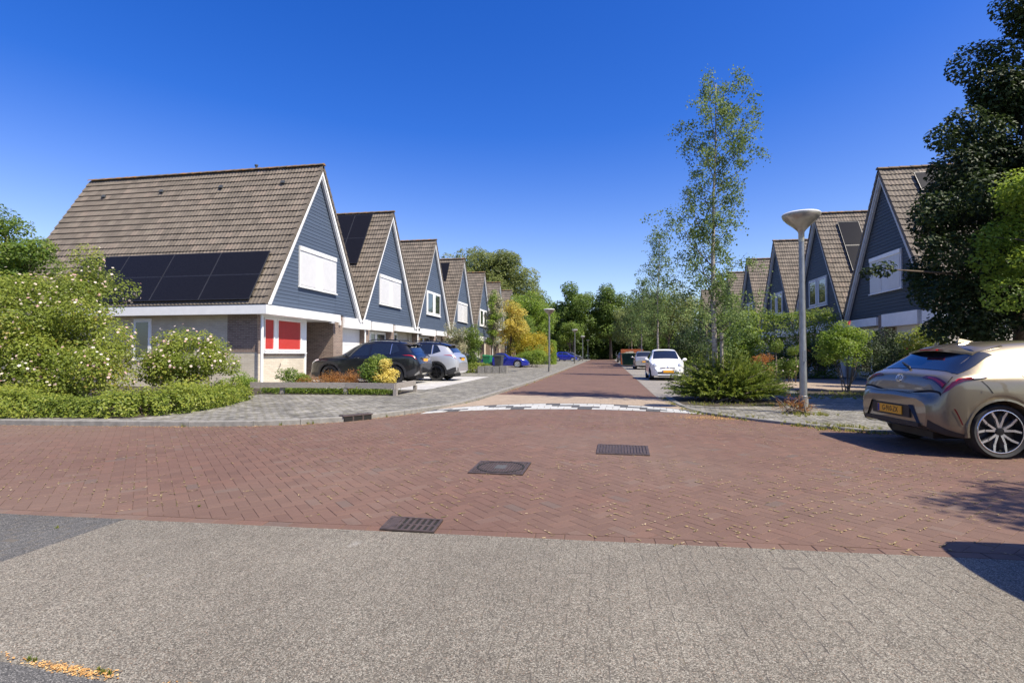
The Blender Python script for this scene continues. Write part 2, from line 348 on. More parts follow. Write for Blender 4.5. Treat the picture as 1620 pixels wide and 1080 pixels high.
# ---------------------------------------------------------------- setting: ground, roads, kerbs
def catmull(P, step):
    P = [np.array(p, float) for p in P]; out = []
    for i in range(len(P)-1):
        p0, p1, p2, p3 = P[max(i-1, 0)], P[i], P[i+1], P[min(i+2, len(P)-1)]
        d = np.linalg.norm(p2-p1); n = max(1, int(round(d/step)))
        k = np.linalg.norm(p2-p0) + 1e-9; m1 = (p2-p0)/max(np.linalg.norm(p2-p1)+np.linalg.norm(p1-p0), 1e-6)*d
        m2 = (p3-p1)/max(np.linalg.norm(p3-p2)+np.linalg.norm(p2-p1), 1e-6)*d
        for j in range(n):
            t = j/n; out.append((2*t**3-3*t**2+1)*p1+(t**3-2*t**2+t)*m1+(-2*t**3+3*t**2)*p2+(t**3-t**2)*m2)
    out.append(P[-1]); return out
def sheet(name, poly, z, mat, kind='structure', parent=None):
    b = MB(); b.add([(p[0], p[1], z) for p in poly], [tuple(range(len(poly)))]); o = b.build(name, mat, parent)
    if kind and parent is None: tag(o, kind=kind)
    return o
sheet('ground', [(-900, -900), (900, -900), (900, 900), (-900, 900)], -.05, M['grassland'])
def ynear(x): return 3.63+.0467*x
KL = catmull([(-40, 4.3), (-10.53, 7.61), (-8.19, 7.87), (-6.04, 8.26), (-4.78, 9.1), (-4.11, 10.35), (-3.66, 11.6), (-3.42, 13.5), (-3.31, 17.68), (-3.2, 26), (-3.35, 60), (-3.9, 150)], 1.0)
KR = catmull([(40, 10.9), (8, 9.35), (5, 9.2), (4.12, 9.25), (3.5, 9.72), (2.72, 10.5), (1.9, 11.6), (1.62, 13.2), (1.58, 15.4)], .9)
ZL, ZR = .08, .04
road = sheet('cross_road', [(-60, 2.5-1.7), (60, 6.4), (60, 16), (-60, 16)], -.0045, M['joint_red'])
for nm, poly in (('far', [(-60, .8), (-13.5, ynear(-13.5)), (-13.5, 14), (-60, 14)]), ('far', [(10.5, ynear(10.5)), (60, 6.4), (60, 14), (10.5, 14)])):
    sheet('road_surface', poly, -.0025, M['street'])
sheet('street', [(-4.4, 12.2), (1.7, 12.2), (1.7, 15.3), (1.36, 15.6), (1.25, 150), (-4.6, 150)], .004, M['street'])
sheet('end_of_street', [(-60, 150), (60, 150), (60, 158), (-60, 158)], .004, M['street'])
# left pavement, gardens, drive
lp = [(p[0]-.12, p[1]+.12) if p[1] < 12 else (p[0]-.15, p[1]) for p in KL]
sheet('sidewalk', [tuple(p) for p in lp]+[(-70, 150), (-70, 4.5)], ZL, M['walk'])
sheet('garden_bed', [(-60, 6.6), (-10.6, 8.05), (-8.6, 8.25), (-8.35, 8.75), (-9.6, 12.0), (-9.9, 13.9), (-5.9, 14.15), (-5.95, 15.9), (-9.0, 16.4), (-60, 16.4)], ZL+.006, M['soil'])
sheet('driveway', [(-13.6, 16.4), (-5.75, 16.4), (-5.9, 26.2), (-13.6, 26.2)], ZL+.010, M['drive'])
sheet('driveway', [(-12.3, 31.6), (-6.3, 31.6), (-6.3, 41.0), (-12.3, 41.0)], ZL+.010, M['walk'])
sheet('gravel_drive', [(-12.3, 41.2), (-6.0, 41.2), (-6.0, 50), (-12.3, 50)], ZL+.012, M['bay'])
# right pavement
rp = [(p[0], p[1]+.12) if p[0] > 3.6 else (p[0]+.12, p[1]) for p in KR]
sheet('right_sidewalk', [tuple(p) for p in rp[::-1]]+[(60, 11.9), (60, 150), (3.75, 150), (3.75, 15.5)], ZR, M['walk'])
sheet('parking_bay', [(1.36, 15.55), (3.72, 15.55), (3.72, 150), (1.25, 150)], .009, M['bay'])
sheet('garden_bed', [(1.75, 13.3), (2.3, 12.9), (4.2, 13.3), (4.9, 14.6), (4.6, 16.4), (2.6, 16.9), (1.75, 15.5)], ZR+.006, M['soil'])
sheet('garden_bed', [(5.6, 17.2), (7.0, 16.3), (10.5, 13.0), (30, 11.5), (30, 19.0), (11, 19.4), (6.2, 19.4)], ZR+.006, M['soil'])
sheet('driveway', [(5.4, 19.6), (11.0, 19.6), (11.0, 27.5), (5.4, 27.5)], ZR+.008, M['beige'])
sheet('garden_bed', [(4.6, 27.8), (11, 27.8), (11, 34), (4.6, 34)], ZR+.007, M['soil'])

# kerb stones, one object each
kl = tag(MB().box((-60, 2.1, -.04), (-59.5, 2.3, .0)).build('kerb', M['kerb']), kind='structure')
def kerbs(parent, pts, h, wd, side, maxn=70):
    for i in range(len(pts)-1):
        a, b = np.array(pts[i]), np.array(pts[i+1]); d = b-a; L = np.linalg.norm(d)
        if L < .05: continue
        if max(a[1], b[1]) > 60 or abs(a[0]) > 22: seg = None
        d = d/L; n = np.array([-d[1], d[0]])*side; g = .004
        q = [a+d*g, b-d*g, b-d*g+n*wd, a+d*g+n*wd]; e = .012
        mb = MB(); vs = []
        for p in q: vs.append((p[0], p[1], -.02))
        for p in q: vs.append((p[0], p[1], h-e))
        for k, p in enumerate(q):
            ins = n*e*(1 if k < 2 else -1); vs.append((p[0]+ins[0], p[1]+ins[1], h+rng.uniform(-.002, .002)))
        fs = [(k, (k+1) % 4, 4+(k+1) % 4, 4+k) for k in range(4)]+[(4+k, 4+(k+1) % 4, 8+(k+1) % 4, 8+k) for k in range(4)]+[(8, 9, 10, 11)]
        mb.add(vs, fs); mb.build('kerb_stone', M['kerb'], parent)
inlet_at = np.array([-4.78, 9.1])
kerbs(kl, [tuple(p) for p in KL], ZL+.012, .14, 1)
kr = tag(MB().box((59.5, 11.5, -.04), (60, 11.7, 0)).build('kerb', M['kerb']), kind='structure')
kerbs(kr, [tuple(p) for p in KR], ZR+.012, .13, -1)
kb = tag(MB().box((3.68, 149, -.04), (3.82, 149.5, .02)).build('kerb', M['kerb']), kind='structure')
kerbs(kb, [(3.70, 15.5+i) for i in range(0, 60)], ZR+.012, .12, -1)
for i in range(0, 30): pass
# edging between driveway and sidewalk, pale concrete
ed = tag(MB().box((-5.80, 16.45, ZL), (-5.70, 16.9, ZL+.018)).build('edging', M['kerb']), kind='structure')
for i in range(1, 10): MB().box((-5.80, 16.45+i, ZL), (-5.70, 17.43+i, ZL+.016)).build('edging_stone', M['kerb'], ed)

# ---- paving bricks as geometry
def clip(poly, fn):
    out = []
    for i in range(len(poly)):
        a, b = poly[i], poly[(i+1) % len(poly)]; fa, fb = fn(a), fn(b)
        if fa >= 0: out.append(a)
        if (fa >= 0) != (fb >= 0):
            t = fa/(fa-fb); out.append((a[0]+(b[0]-a[0])*t, a[1]+(b[1]-a[1])*t))
    return out
def pave(prefix, cells, cut, parent, mat_a, mat_o, gap, bw, bl, nsingle=300, depth=.014, jit=.0015, name='brick', e=.003):
    """cells: list (cx, cy, ang) ; long side bl along ang"""
    C = np.array(cells); hw, hl = bw/2-gap/2, bl/2-gap/2
    ca, sa = np.cos(C[:, 2]), np.sin(C[:, 2])
    loc = np.array([(-hl, -hw), (hl, -hw), (hl, hw), (-hl, hw)])
    cor = np.stack([C[:, 0:1]+ca[:, None]*loc[:, 0]-sa[:, None]*loc[:, 1], C[:, 1:2]+sa[:, None]*loc[:, 0]+ca[:, None]*loc[:, 1]], -1)   # n,4,2
    inside = np.ones(len(C), bool); drop = np.zeros(len(C), bool)
    for fn in cut:
        v = np.stack([fn((cor[:, k, 0], cor[:, k, 1])) for k in range(4)], 1)
        inside &= (v >= 0).all(1); drop |= (v < 0).all(1)
    full = np.where(inside)[0]; part = np.where(~inside & ~drop)[0]
    # nearest ones that show: singles
    fx, fy = -math.sin(YAW), math.cos(YAW)
    zc = C[:, 0]*fx+C[:, 1]*fy; xc = C[:, 0]*math.cos(YAW)+C[:, 1]*math.sin(YAW)
    vis = (zc > .5) & (np.abs(xc) < .95*zc) & (zc > 1.25/.63)
    cand = [i for i in full if vis[i]]; cand.sort(key=lambda i: zc[i]); single = cand[:nsingle]; ss = set(single)
    rest = np.array([i for i in full if i not in ss])
    base = MB()
    lx, ly = hl-e, hw-e
    base.add([(-hl, -hw, -depth), (hl, -hw, -depth), (hl, hw, -depth), (-hl, hw, -depth), (-hl, -hw, -e), (hl, -hw, -e), (hl, hw, -e), (-hl, hw, -e), (-lx, -ly, 0), (lx, -ly, 0), (lx, ly, 0), (-lx, ly, 0)],
             [(0,1,5,4),(1,2,6,5),(2,3,7,6),(3,0,4,7),(4,5,9,8),(5,6,10,9),(6,7,11,10),(7,4,8,11),(8,9,10,11)])
    me = base.mesh(name); me.materials.append(mat_o)
    for i in single:
        o = bpy.data.objects.new(name, me); COL.objects.link(o); o.parent = parent
        o.location = (C[i, 0], C[i, 1], rng.uniform(-jit, jit)); o.rotation_euler = (rng.normal(0, .004), rng.normal(0, .004), C[i, 2])
    bv = np.array(base.v); n = len(rest)
    cr, sr = ca[rest][:, None], sa[rest][:, None]
    z = rng.uniform(-jit, jit, n)[:, None]+rng.normal(0, .004, n)[:, None]*bv[None, :, 0]+rng.normal(0, .004, n)[:, None]*bv[None, :, 1]
    V = np.stack([C[rest, 0:1]+cr*bv[None, :, 0]-sr*bv[None, :, 1], C[rest, 1:2]+sr*bv[None, :, 0]+cr*bv[None, :, 1], bv[None, :, 2]+z], -1).reshape(-1, 3)
    Q = (np.array(base.f)[None]+12*np.arange(n)[:, None, None]).reshape(-1, 4)
    o = link(prefix, npmesh(prefix, V, Q, np.repeat(rng.rand(n), 12)), mat_a, parent); tag(o, kind='stuff')
    mb = MB()
    for i in part:
        p = [tuple(c) for c in cor[i]]
        for fn in cut: p = clip(p, fn)
        if len(p) >= 3: mb.prism(p, -depth, rng.uniform(-jit, jit), rng.rand(), False)
    if mb.v: tag(mb.build(prefix+'_cut', mat_a, parent), kind='stuff')
# herringbone over the crossing
B = .1; cells = []
c45 = math.cos(R(45)); s45 = math.sin(R(45))
for i in range(-160, 160):
    for j in range(-60, 60):
        pass
def herring(x0, x1, y0, y1):
    out = []; b = .1
    K = 190
    for k in range(-K, K):
        for m in range(-K//2, K//2):
            # lattice of herringbone 2:1 : translations (1,1)*b and (2,-2)*b
            ox, oy = (k+2*m)*b, (k-2*m)*b
            for cx, cy, a in ((ox+b, oy+b/2, 0.0), (ox+b/2, oy+2*b, math.pi/2)):
                X = c45*cx-s45*cy-1.5; Y = s45*cx+c45*cy+7.5
                if x0 < X < x1 and y0 < Y < y1: out.append((X, Y, a+math.pi/4))
    return out
cells = herring(-13.5, 10.5, 2.6, 12.4)
pave('red_bricks', cells, [lambda p: p[1]-(ynear(p[0])+.105), lambda p: p[0]+13.5, lambda p: 10.5-p[0]], road, M['red_a'], M['red_o'], .0030, .1, .2, 280, .014, .0006, 'brick', .0018)
a0 = math.atan(.0467); cells = []
for i in range(-67, 53):
    x = i*.2; cells.append((x, ynear(x)+.053, a0))
pave('edge_bricks', cells, [], road, M['red_a'], M['red_o'], .006, .1, .2, 20)
# near pavement: worn concrete pavers in running bond
near = sheet('near_pavement', [(-60, -30), (60, -30), (60, ynear(60)), (-60, ynear(-60))], -.0010, M['joint_grey'])
cells = []
for r_ in range(-36, 78):
    x = r_*.1+.05
    for k in range(2, 40):
        y = k*.2+(.1 if r_ % 2 else 0)-.2+x*.0467; cells.append((x, y, math.pi/2+a0))
cutn = lambda p: ynear(p[0])-p[1]
pave('grey_pavers', cells, [cutn, lambda p: p[1]-.3-.0*p[0]], near, M['agg_a'], M['agg_o'], .0012, .1, .2, 300, .012, .0003, 'paver', .0008)
cells = []
for r_ in range(-120, -36):
    x = r_*.1+.05
    for k in range(2, 40):
        y = k*.2+(.1 if r_ % 2 else 0)-.2+x*.0467; cells.append((x, y, math.pi/2+a0))
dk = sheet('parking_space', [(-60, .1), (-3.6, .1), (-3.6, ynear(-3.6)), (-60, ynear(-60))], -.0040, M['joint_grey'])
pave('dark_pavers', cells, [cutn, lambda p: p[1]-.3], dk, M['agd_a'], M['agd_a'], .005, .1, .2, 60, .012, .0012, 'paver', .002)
for i in range(12):
    MB().box((-4.95+rng.uniform(-.002, .002), 3.15-i*.21, -.01), (-4.85, 3.35-i*.21, .003)).build('marking_block', M['white'], dk)
# corner slab at the very front
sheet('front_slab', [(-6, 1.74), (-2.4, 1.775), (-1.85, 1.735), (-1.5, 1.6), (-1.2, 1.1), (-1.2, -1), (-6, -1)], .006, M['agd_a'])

# threshold band of white and grey blocks, beige table behind it
def curve_eval(P, u):
    P = np.array(P); k = np.linspace(0, 1, len(P)); return np.array([np.interp(u, k, P[:, 0]), np.interp(u, k, P[:, 1])])
bot = catmull([(-3.85, 10.55), (-3.3, 11.15), (-2.26, 11.72), (-1.1, 12.0), (-.17, 12.06), (.9, 11.9), (1.75, 11.6), (2.15, 11.35)], .1)
top = catmull([(-3.75, 11.1), (-3.1, 12.0), (-1.9, 12.82), (-1.0, 13.08), (-.17, 13.1), (.8, 12.75), (1.6, 12.1), (2.1, 11.55)], .1)
band = sheet('threshold', [tuple(p) for p in bot]+[tuple(p) for p in top[::-1]], .003, M['joint_grey'])
M['wblock'] = plain('white_block', (.42, .42, .40), .75, var=.12, scale=14, bump=.3); M['gblock'] = plain('grey_block', (.075, .075, .075), .8, var=.2, scale=14, bump=.3)
NB = 22
for j in range(4):
    for i in range(-1, NB+1):
        off = .5*(j % 2); u0, u1 = max(0, (i+off)/NB), min(1, (i+1+off)/NB)
        if u1-u0 < .008: continue
        e0, e1 = u0+.0012, u1-.0012; t0, t1 = (j+.03)/4, (j+.97)/4; z0, z1 = .008+.006*j, .014+.006*j
        pt = lambda u, t: curve_eval(bot, u)*(1-t)+curve_eval(top, u)*t
        q = [pt(e0, t0), pt(e1, t0), pt(e1, t1), pt(e0, t1)]
        mb = MB(); mb.add([(q[0][0], q[0][1], 0), (q[1][0], q[1][1], 0), (q[2][0], q[2][1], 0), (q[3][0], q[3][1], 0), (q[0][0], q[0][1], z0), (q[1][0], q[1][1], z0), (q[2][0], q[2][1], z1), (q[3][0], q[3][1], z1)],
               [(4,5,6,7),(0,1,5,4),(1,2,6,5),(2,3,7,6),(3,0,4,7)])
        mb.build('block', M['gblock'] if (i+j) % 5 == 2 or (j in (1, 2) and (i+j) % 5 == 3) else M['wblock'], band)
bp = [tuple(p) for p in top]+[(2.1, 12.2), (1.72, 13.3), (1.66, 14.9), (1.2, 15.0), (-1, 15.35), (-3.3, 15.6), (-3.35, 13.5)]
sheet('raised_table', bp, .030, M['beige'])
mb = MB()
for i in range(len(top)-1):
    a, b = top[i], top[i+1]; mb.add([(a[0], a[1]-.02, .031), (b[0], b[1]-.02, .031), (b[0], b[1]+.05, .034), (a[0], a[1]+.05, .034)], [(0, 1, 2, 3)])
mb.build('edge_strip', M['gblock'], band)

# cast-iron covers
def cover(name, label, P, slots, ring=False, bars=False):
    P = [np.array(p) for p in P]; c = sum(P)/4; rt = root(name, label, 'drain cover', (c[0], c[1], 0))
    f = lambda u, v: P[0]*(1-u)*(1-v)+P[1]*u*(1-v)+P[2]*u*v+P[3]*(1-u)*v
    MB().prism([f(.0, .0), f(1, 0), f(1, 1), f(0, 1)], -.005, .006).build('base_plate', M['hole'] if bars else M['iron'], rt)
    mb = MB()
    for a in ((0, 0, 1, .07), (0, .93, 1, 1), (0, .07, .05, .93), (.95, .07, 1, .93)): mb.prism([f(a[0], a[1]), f(a[2], a[1]), f(a[2], a[3]), f(a[0], a[3])], .0, .014)
    mb.build('frame', M['iron'], rt)
    if bars:
        mb = MB(); mb.prism([f(.05, .07), f(.24, .07), f(.24, .93), f(.05, .93)], 0, .012); mb.build('end_plate', M['iron'], rt)
        for k in range(slots):
            u = .25+.70*k/slots; MB().prism([f(u, .07), f(u+.052, .07), f(u+.052, .93), f(u, .93)], 0, .012).build('bar', M['iron'], rt)
        MB().prism([f(.24, .44), f(.95, .44), f(.95, .52), f(.24, .52)], 0, .010).build('cross_bar', M['iron'], rt)
    else:
        for k in range(slots):
            u = .06+.885*k/slots; MB().prism([f(u, .10), f(u+.035, .10), f(u+.035, .90), f(u, .90)], .004, .015).build('rib', M['iron'], rt)
        if ring:
            mb = MB()
            for k in range(28):
                a, b = 2*math.pi*k/28, 2*math.pi*(k+1)/28; g = lambda an, r: f(.5+r*math.cos(an), .5+r*math.sin(an))
                mb.prism([g(a, .41), g(b, .41), g(b, .45), g(a, .45)], .004, .017)
            mb.build('ring', M['hole'], rt); MB().prism([f(.40, .36), f(.60, .36), f(.60, .64), f(.40, .64)], .006, .0165).build('badge', M['gblock'] if 'gblock' in M else M['iron'], rt)
cover('drain_grate', 'slotted brown iron gully grate at the edge of grey pavement', [(-1.60, 3.565), (-1.20, 3.57), (-1.22, 3.85), (-1.63, 3.86)], 6, bars=True)
cover('manhole_cover', 'square ribbed iron manhole cover with a ring, middle of the brick crossing', [(-1.45, 5.41), (-.87, 5.42), (-.87, 6.05), (-1.46, 6.03)], 18, ring=True)
cover('manhole_cover', 'square ribbed iron cover without ring, farther right on the brick crossing', [(-.15, 6.74), (.5, 6.73), (.52, 7.40), (-.14, 7.43)], 15)
# kerb inlet
d = np.array([.58, .815]); n = np.array([-.815, .58]); c0 = np.array([-4.63, 9.32])
rt = root('kerb_inlet', 'rusty iron gully inlet set into the left kerb', 'drain', (c0[0], c0[1], 0))
q = lambda a, b: tuple(c0+d*a+n*b)
MB().prism([q(-.3, -.03), q(.3, -.03), q(.3, .16), q(-.3, .16)], ZL+.013, ZL+.03).build('lid', M['iron'], rt)
MB().prism([q(-.28, -.02), q(.28, -.02), q(.28, .12), q(-.28, .12)], 0, ZL+.0129).build('mouth', M['hole'], rt)
for a in (-.1, .1): MB().prism([q(a-.015, -.026), q(a+.015, -.026), q(a+.015, 0), q(a-.015, 0)], 0, ZL+.0128).build('bar', M['iron'], rt)

# moss, sand and blossom litter lying in the joints
def flakes(name, P, size, ang, mat, asp=3.0, kind='stuff', zz=.004):
    n = len(P); l = size*asp/2; wd = size/2; c, s = np.cos(ang), np.sin(ang)
    loc = [(-l, -wd), (l, -wd*.6), (l*.8, wd), (-l*.9, wd*.7)]
    V = np.zeros((n, 4, 3))
    for k, (a, b) in enumerate(loc):
        j = rng.uniform(.6, 1.3, n); V[:, k, 0] = P[:, 0]+c*a*j-s*b*j; V[:, k, 1] = P[:, 1]+s*a*j+c*b*j; V[:, k, 2] = (P[:, 2] if P.shape[1] > 2 else zz)+rng.uniform(0, .004, n)
    return tag(link(name, npmesh(name, V.reshape(-1, 3), np.arange(4*n).reshape(-1, 4), np.repeat(rng.rand(n), 4)), mat), kind=kind)
from mathutils import noise as mnoise
def nz(x, y, s, o=0): return mnoise.noise((x*s, y*s, o))
pts = []; ang = []; siz = []
hb = herring(-12, 8.5, 3.7, 11.4); random.shuffle(hb)
for (x, y, a) in hb:
    dens = nz(x, y, .45, 3)+.7*nz(x, y, 1.9, 7)
    for (off, half, turn) in ((.05, .1, 0), (.1, .05, math.pi/2)):
        pr = .26+.85*dens+.14*max(0, min(1, (x+2)/4))
        if random.random() > pr: continue
        k = random.randint(2, 7); t0 = random.uniform(-half, half); sp = random.uniform(.015, .06); an = a+turn; sd = random.choice((-1, 1))
        for q in range(k):
            t = max(-half, min(half, t0+random.gauss(0, sp))); pts.append((x+math.cos(an)*t-math.sin(an)*off*sd+random.gauss(0, .0025), y+math.sin(an)*t+math.cos(an)*off*sd+random.gauss(0, .0025))); ang.append(an+random.gauss(0, .35)); siz.append(random.uniform(.0045, .0115))
pts = np.array(pts); flakes('moss_in_joints', pts, np.array(siz), np.array(ang), M['moss'], 2.4)['label'] = 'pale moss and sand in the brick joints'
k = 130; pts = np.stack([rng.uniform(-9, 7, k), rng.uniform(3.7, 11, k)], 1); flakes('fallen_petals', pts, rng.uniform(.008, .018, k), rng.uniform(0, 6.28, k), M['moss'], 1.8)['label'] = 'scattered dry leaf scraps on the bricks'
pts = []
def along(P, n, wd, side):
    P = np.array(P); seg = np.linalg.norm(np.diff(P, axis=0), axis=1); cs = np.r_[0, np.cumsum(seg)]; out = []
    while len(out) < n:
        s_ = random.uniform(0, cs[-1]); i = min(len(seg)-1, np.searchsorted(cs, s_)-1); i = max(0, i); t = (s_-cs[i])/seg[i]
        a = P[i]*(1-t)+P[i+1]*t
        if nz(a[0], a[1], 1.3, 1) < random.uniform(-.5, .35): continue
        d_ = (P[i+1]-P[i])/seg[i]; nn = np.array([-d_[1], d_[0]])*side; k = abs(random.gauss(0, 1))*wd; out.append(tuple(a+nn*k))
    return out
KLv = [p for p in KL if p[0] > -13 and p[1] < 45]; KRv = [p for p in KR if p[0] < 9]
pts = along(KLv, 2600, .09, -1)+along(KRv, 1500, .12, 1)
for k in range(900): pts.append((1.75+random.gauss(0, .32)+.25, 10.9+random.gauss(0, .18)))
pts2 = []
for k in range(900):
    x = random.triangular(-2.75, -1.3, -2.1)
    if nz(x, 0, 3.1, 9) > random.uniform(-.4, .25): pts2.append((x, 1.80-.05*(x+2.4)+random.gauss(0, .014)))
pts2 = np.array(pts2); flakes('blossom_litter', pts2, rng.uniform(.003, .008, len(pts2)), rng.uniform(0, 6.28, len(pts2)), M['litter'], 1.8)['label'] = 'orange crumbs of blossom at the front slab edge'
pts = np.array(pts); lit = flakes('blossom_litter', pts, rng.uniform(.007, .016, len(pts)), rng.uniform(0, 6.28, len(pts)), M['litter'], 1.8, zz=.007); lit['label'] = 'orange fallen blossom drifted along the kerbs'
# grass tufts and loose stones
def tuft(P, h, nb, mat=None):
    """grass blades as thin triangles"""
    Vv = []; Ti = []
    for (x, y, z) in P:
        for k in range(nb):
            a = random.uniform(0, 6.28); r = random.uniform(0, .35)*h; bx, by = x+math.cos(a)*r, y+math.sin(a)*r; hh = h*random.uniform(.4, 1.1); lean = random.uniform(.2, .9)*hh; b2 = random.uniform(0, 6.28); wv = .05*h+.002
            Vv += [(bx-wv*math.sin(b2), by+wv*math.cos(b2), z), (bx+wv*math.sin(b2), by-wv*math.cos(b2), z), (bx+math.cos(b2)*lean, by+math.sin(b2)*lean, z+hh)]; Ti += [random.random()]*3
    return np.array(Vv), np.array(Ti)
P = [(p[0], p[1], .0) for p in along(KRv, 210, .10, 1)]+[(p[0], p[1], ZR) for p in along([(2.2, 11.3), (3.7, 9.75), (4.6, 9.35)], 60, .12, -1)]+[(3.9+random.gauss(0, .22), 11.55+random.gauss(0, .16), ZR) for k in range(60)]
P += [(random.uniform(1.8, 4.6), random.uniform(13.0, 13.6), ZR) for k in range(90)]+[(random.uniform(4.8, 6.8), random.uniform(15.5, 17.3), ZR) for k in range(150)]+[(random.uniform(6.5, 9.5), random.uniform(16.4, 18.0), ZR) for k in range(220)]
P += [(p[0], p[1], 0) for p in along(KLv, 40, .04, -1)]
Vv, Ti = tuft(P, .075, 11); Ti = np.clip(Ti*.6+.4, 0, 1)
o = tag(link('grass_tufts', npmesh('grass_tufts', Vv, np.arange(len(Vv)).reshape(-1, 3), Ti), M['lf_grass']), kind='stuff'); o['label'] = 'tufts of grass and weeds along the right kerb'
P = [(-2.33, 1.81, 0), (-2.3, 1.81, 0), (-1.98, 1.80, 0), (-1.95, 1.79, 0), (-1.92, 1.79, 0), (-3.3, 3.85, 0), (-4.1, 2.95, 0), (-3.9, 3.2, 0)]
Vv, Ti = tuft(P, .022, 26)
o = tag(link('weed_tufts', npmesh('weed_tufts', Vv, np.arange(len(Vv)).reshape(-1, 3), Ti), M['lf_grass']), kind='stuff'); o['label'] = 'tiny weeds growing between the near pavers'

# ---------------------------------------------------------------- houses
HW, Z0, ZA = 3.74, 2.98, 9.15
SL = math.hypot(HW, ZA-Z0); EV, EZ = HW/SL, (ZA-Z0)/SL
def tile_shape(nseg, wd=.30, ln=.385):
    vs = []; fs = []
    for j, (y, zo) in enumerate(((0, .052), (ln, .006))):
        for i in range(nseg+1):
            a = wd*i/nseg; vs.append((a, y, zo+.021*(.5+.5*math.cos(2*math.pi*a/.15))))
    for i in range(nseg+1):
        a = wd*i/nseg; vs.append((a, .010, .012+.017*(.5+.5*math.cos(2*math.pi*a/.15))))
    n = nseg+1
    for i in range(nseg):
        fs.append((i, i+1, n+i+1, n+i)); fs.append((2*n+i, 2*n+i+1, i+1, i))
    return np.array(vs), fs
def house(tagline, side, Xf, Yc, cfg, group):
    X = (lambda u: Xf+u) if side < 0 else (lambda u: Xf-u)
    rt = root('house', tagline, 'house', (Xf, Yc, .05), group)
    P = lambda u, v, z: (X(u), Yc+v, z)
    def bx(u0, u1, v0, v1, z0, z1, mb=None):
        mb = mb or MB(); a, b = sorted((X(u0), X(u1))); return mb.box((a, Yc+v0, z0), (b, Yc+v1, z1))
    depth = cfg.get('depth', 11.5)
    # roof deck, two slopes with thickness
    rm = MB()
    for s in (-1, 1):
        q = [P(.17, s*(HW+.02), Z0-.06), P(.17, 0, ZA-.03), P(-depth, 0, ZA-.03), P(-depth, s*(HW+.02), Z0-.06)]
        rm.add(q+[(p[0], p[1]-s*.0, p[2]-.09) for p in q], [(0,1,2,3),(7,6,5,4),(0,4,5,1),(1,5,6,2),(2,6,7,3),(3,7,4,0)])
    roof = rm.build('roof', M['tile_a'], rt)
    # tiles on the slope that faces the crossing
    ncol, nrow = cfg['cols'], 22; g = SL/nrow; nseg = cfg.get('nseg', 12)
    tv, tf = tile_shape(nseg)
    u_start = .20; sgn = 1 if side < 0 else -1
    ey = np.array([0, EV, EZ]); ex = np.array([1, 0, 0]); ez = np.array([0, -EZ, EV])
    locs = []
    for r_ in range(nrow):
        for c in range(ncol):
            u_edge = u_start-(c+1)*.30 if side < 0 else u_start-c*.30
            s = r_*g+.005
            base = np.array(P(u_edge, -HW, Z0))+ey*s
            locs.append((base, r_, c))
    nsing = cfg.get('single', 0)
    skip = cfg.get('skip')
    sing = []
    if nsing:
        key = lambda L: np.linalg.norm(L[0]-np.array([0, 0, 1.25]))+(1000 if skip and skip(L[1], L[2]) else 0)
        order = sorted(range(len(locs)), key=lambda i: key(locs[i])); sing = order[:nsing]
    ssing = set(sing); Rm = Matrix(((ex[0], ey[0], ez[0]), (ex[1], ey[1], ez[1]), (ex[2], ey[2], ez[2])))
    if sing:
        me = bpy.data.meshes.new('tile'); me.from_pydata([tuple(v) for v in tv], [], tf); me.materials.append(M['tile_o'])
        for i in sing:
            o = bpy.data.objects.new('tile', me); COL.objects.link(o); o.parent = roof
            jit = Matrix.Rotation(rng.normal(0, .006), 3, 'Z') @ Matrix.Rotation(rng.normal(0, .006), 3, 'X')
            p = locs[i][0]+ez*rng.uniform(-.002, .004)
            o.matrix_local = Matrix.Translation(V3(p)-rt.location) @ (Rm @ jit).to_4x4()
    rest = [locs[i][0] for i in range(len(locs)) if i not in ssing]
    Lr = np.array(rest); n = len(Lr); T = np.stack([ex, ey, ez], 0)
    jz = rng.uniform(-.003, .005, n)
    W = (tv @ T)[None]+(Lr+ez[None]*jz[:, None])[:, None, :]
    ti = np.repeat(rng.rand(n), len(tv)); Q = (np.array(tf)[None]+len(tv)*np.arange(n)[:, None, None]).reshape(-1, 4)
    o = link('roof_tiles', npmesh('roof_tiles', W.reshape(-1, 3)-np.array(rt.location)[None, None].reshape(1, 3), Q, ti), M['tile_a'], roof); tag(o, kind='stuff')
    # verge caps, stepping with the rows
    mb = MB()
    for s in (-1, 1):
        for r_ in range(nrow):
            a = r_*g; b = a+g*1.05
            for (q0, q1) in ((a, b),):
                p0 = np.array(P(.205, s*(HW-EV*q0), Z0+EZ*q0)); p1 = np.array(P(.205, s*(HW-EV*q1), Z0+EZ*q1)); nn = np.array([0, s*EZ, EV])
                dx = np.array([-.11*sgn, 0, 0])
                mb.add([p0+nn*.088, p1+nn*.05, p1+nn*.05+dx, p0+nn*.088+dx, p0-nn*.075, p1-nn*.075, p0+nn*.02+dx, p1+nn*.0+dx], [(0,1,2,3),(0,4,5,1),(0,3,6,4)], rng.uniform(.1, .5))
    mb.build('verge_tiles', M['tile_a'], roof)
    # ridge tiles
    nr = min(28, int(ncol*.30/.42)+1)
    for k in range(nr):
        mb = MB(); u0 = .24-k*.42; pr = []
        for i in range(7):
            a = math.pi*i/6-.0; pr.append((math.cos(a)*.125, .055+math.sin(a)*.085))
        A = [P(u0, p[0], ZA+p[1]) for p in pr]; Bq = [P(u0-.44, p[0]*.93, ZA+p[1]-.012) for p in pr]
        mb.add(A+Bq, [(i, i+1, 8+i, 7+i) for i in range(6)]+[tuple(range(6, -1, -1))]); mb.build('ridge_tile', M['ridge'], roof)
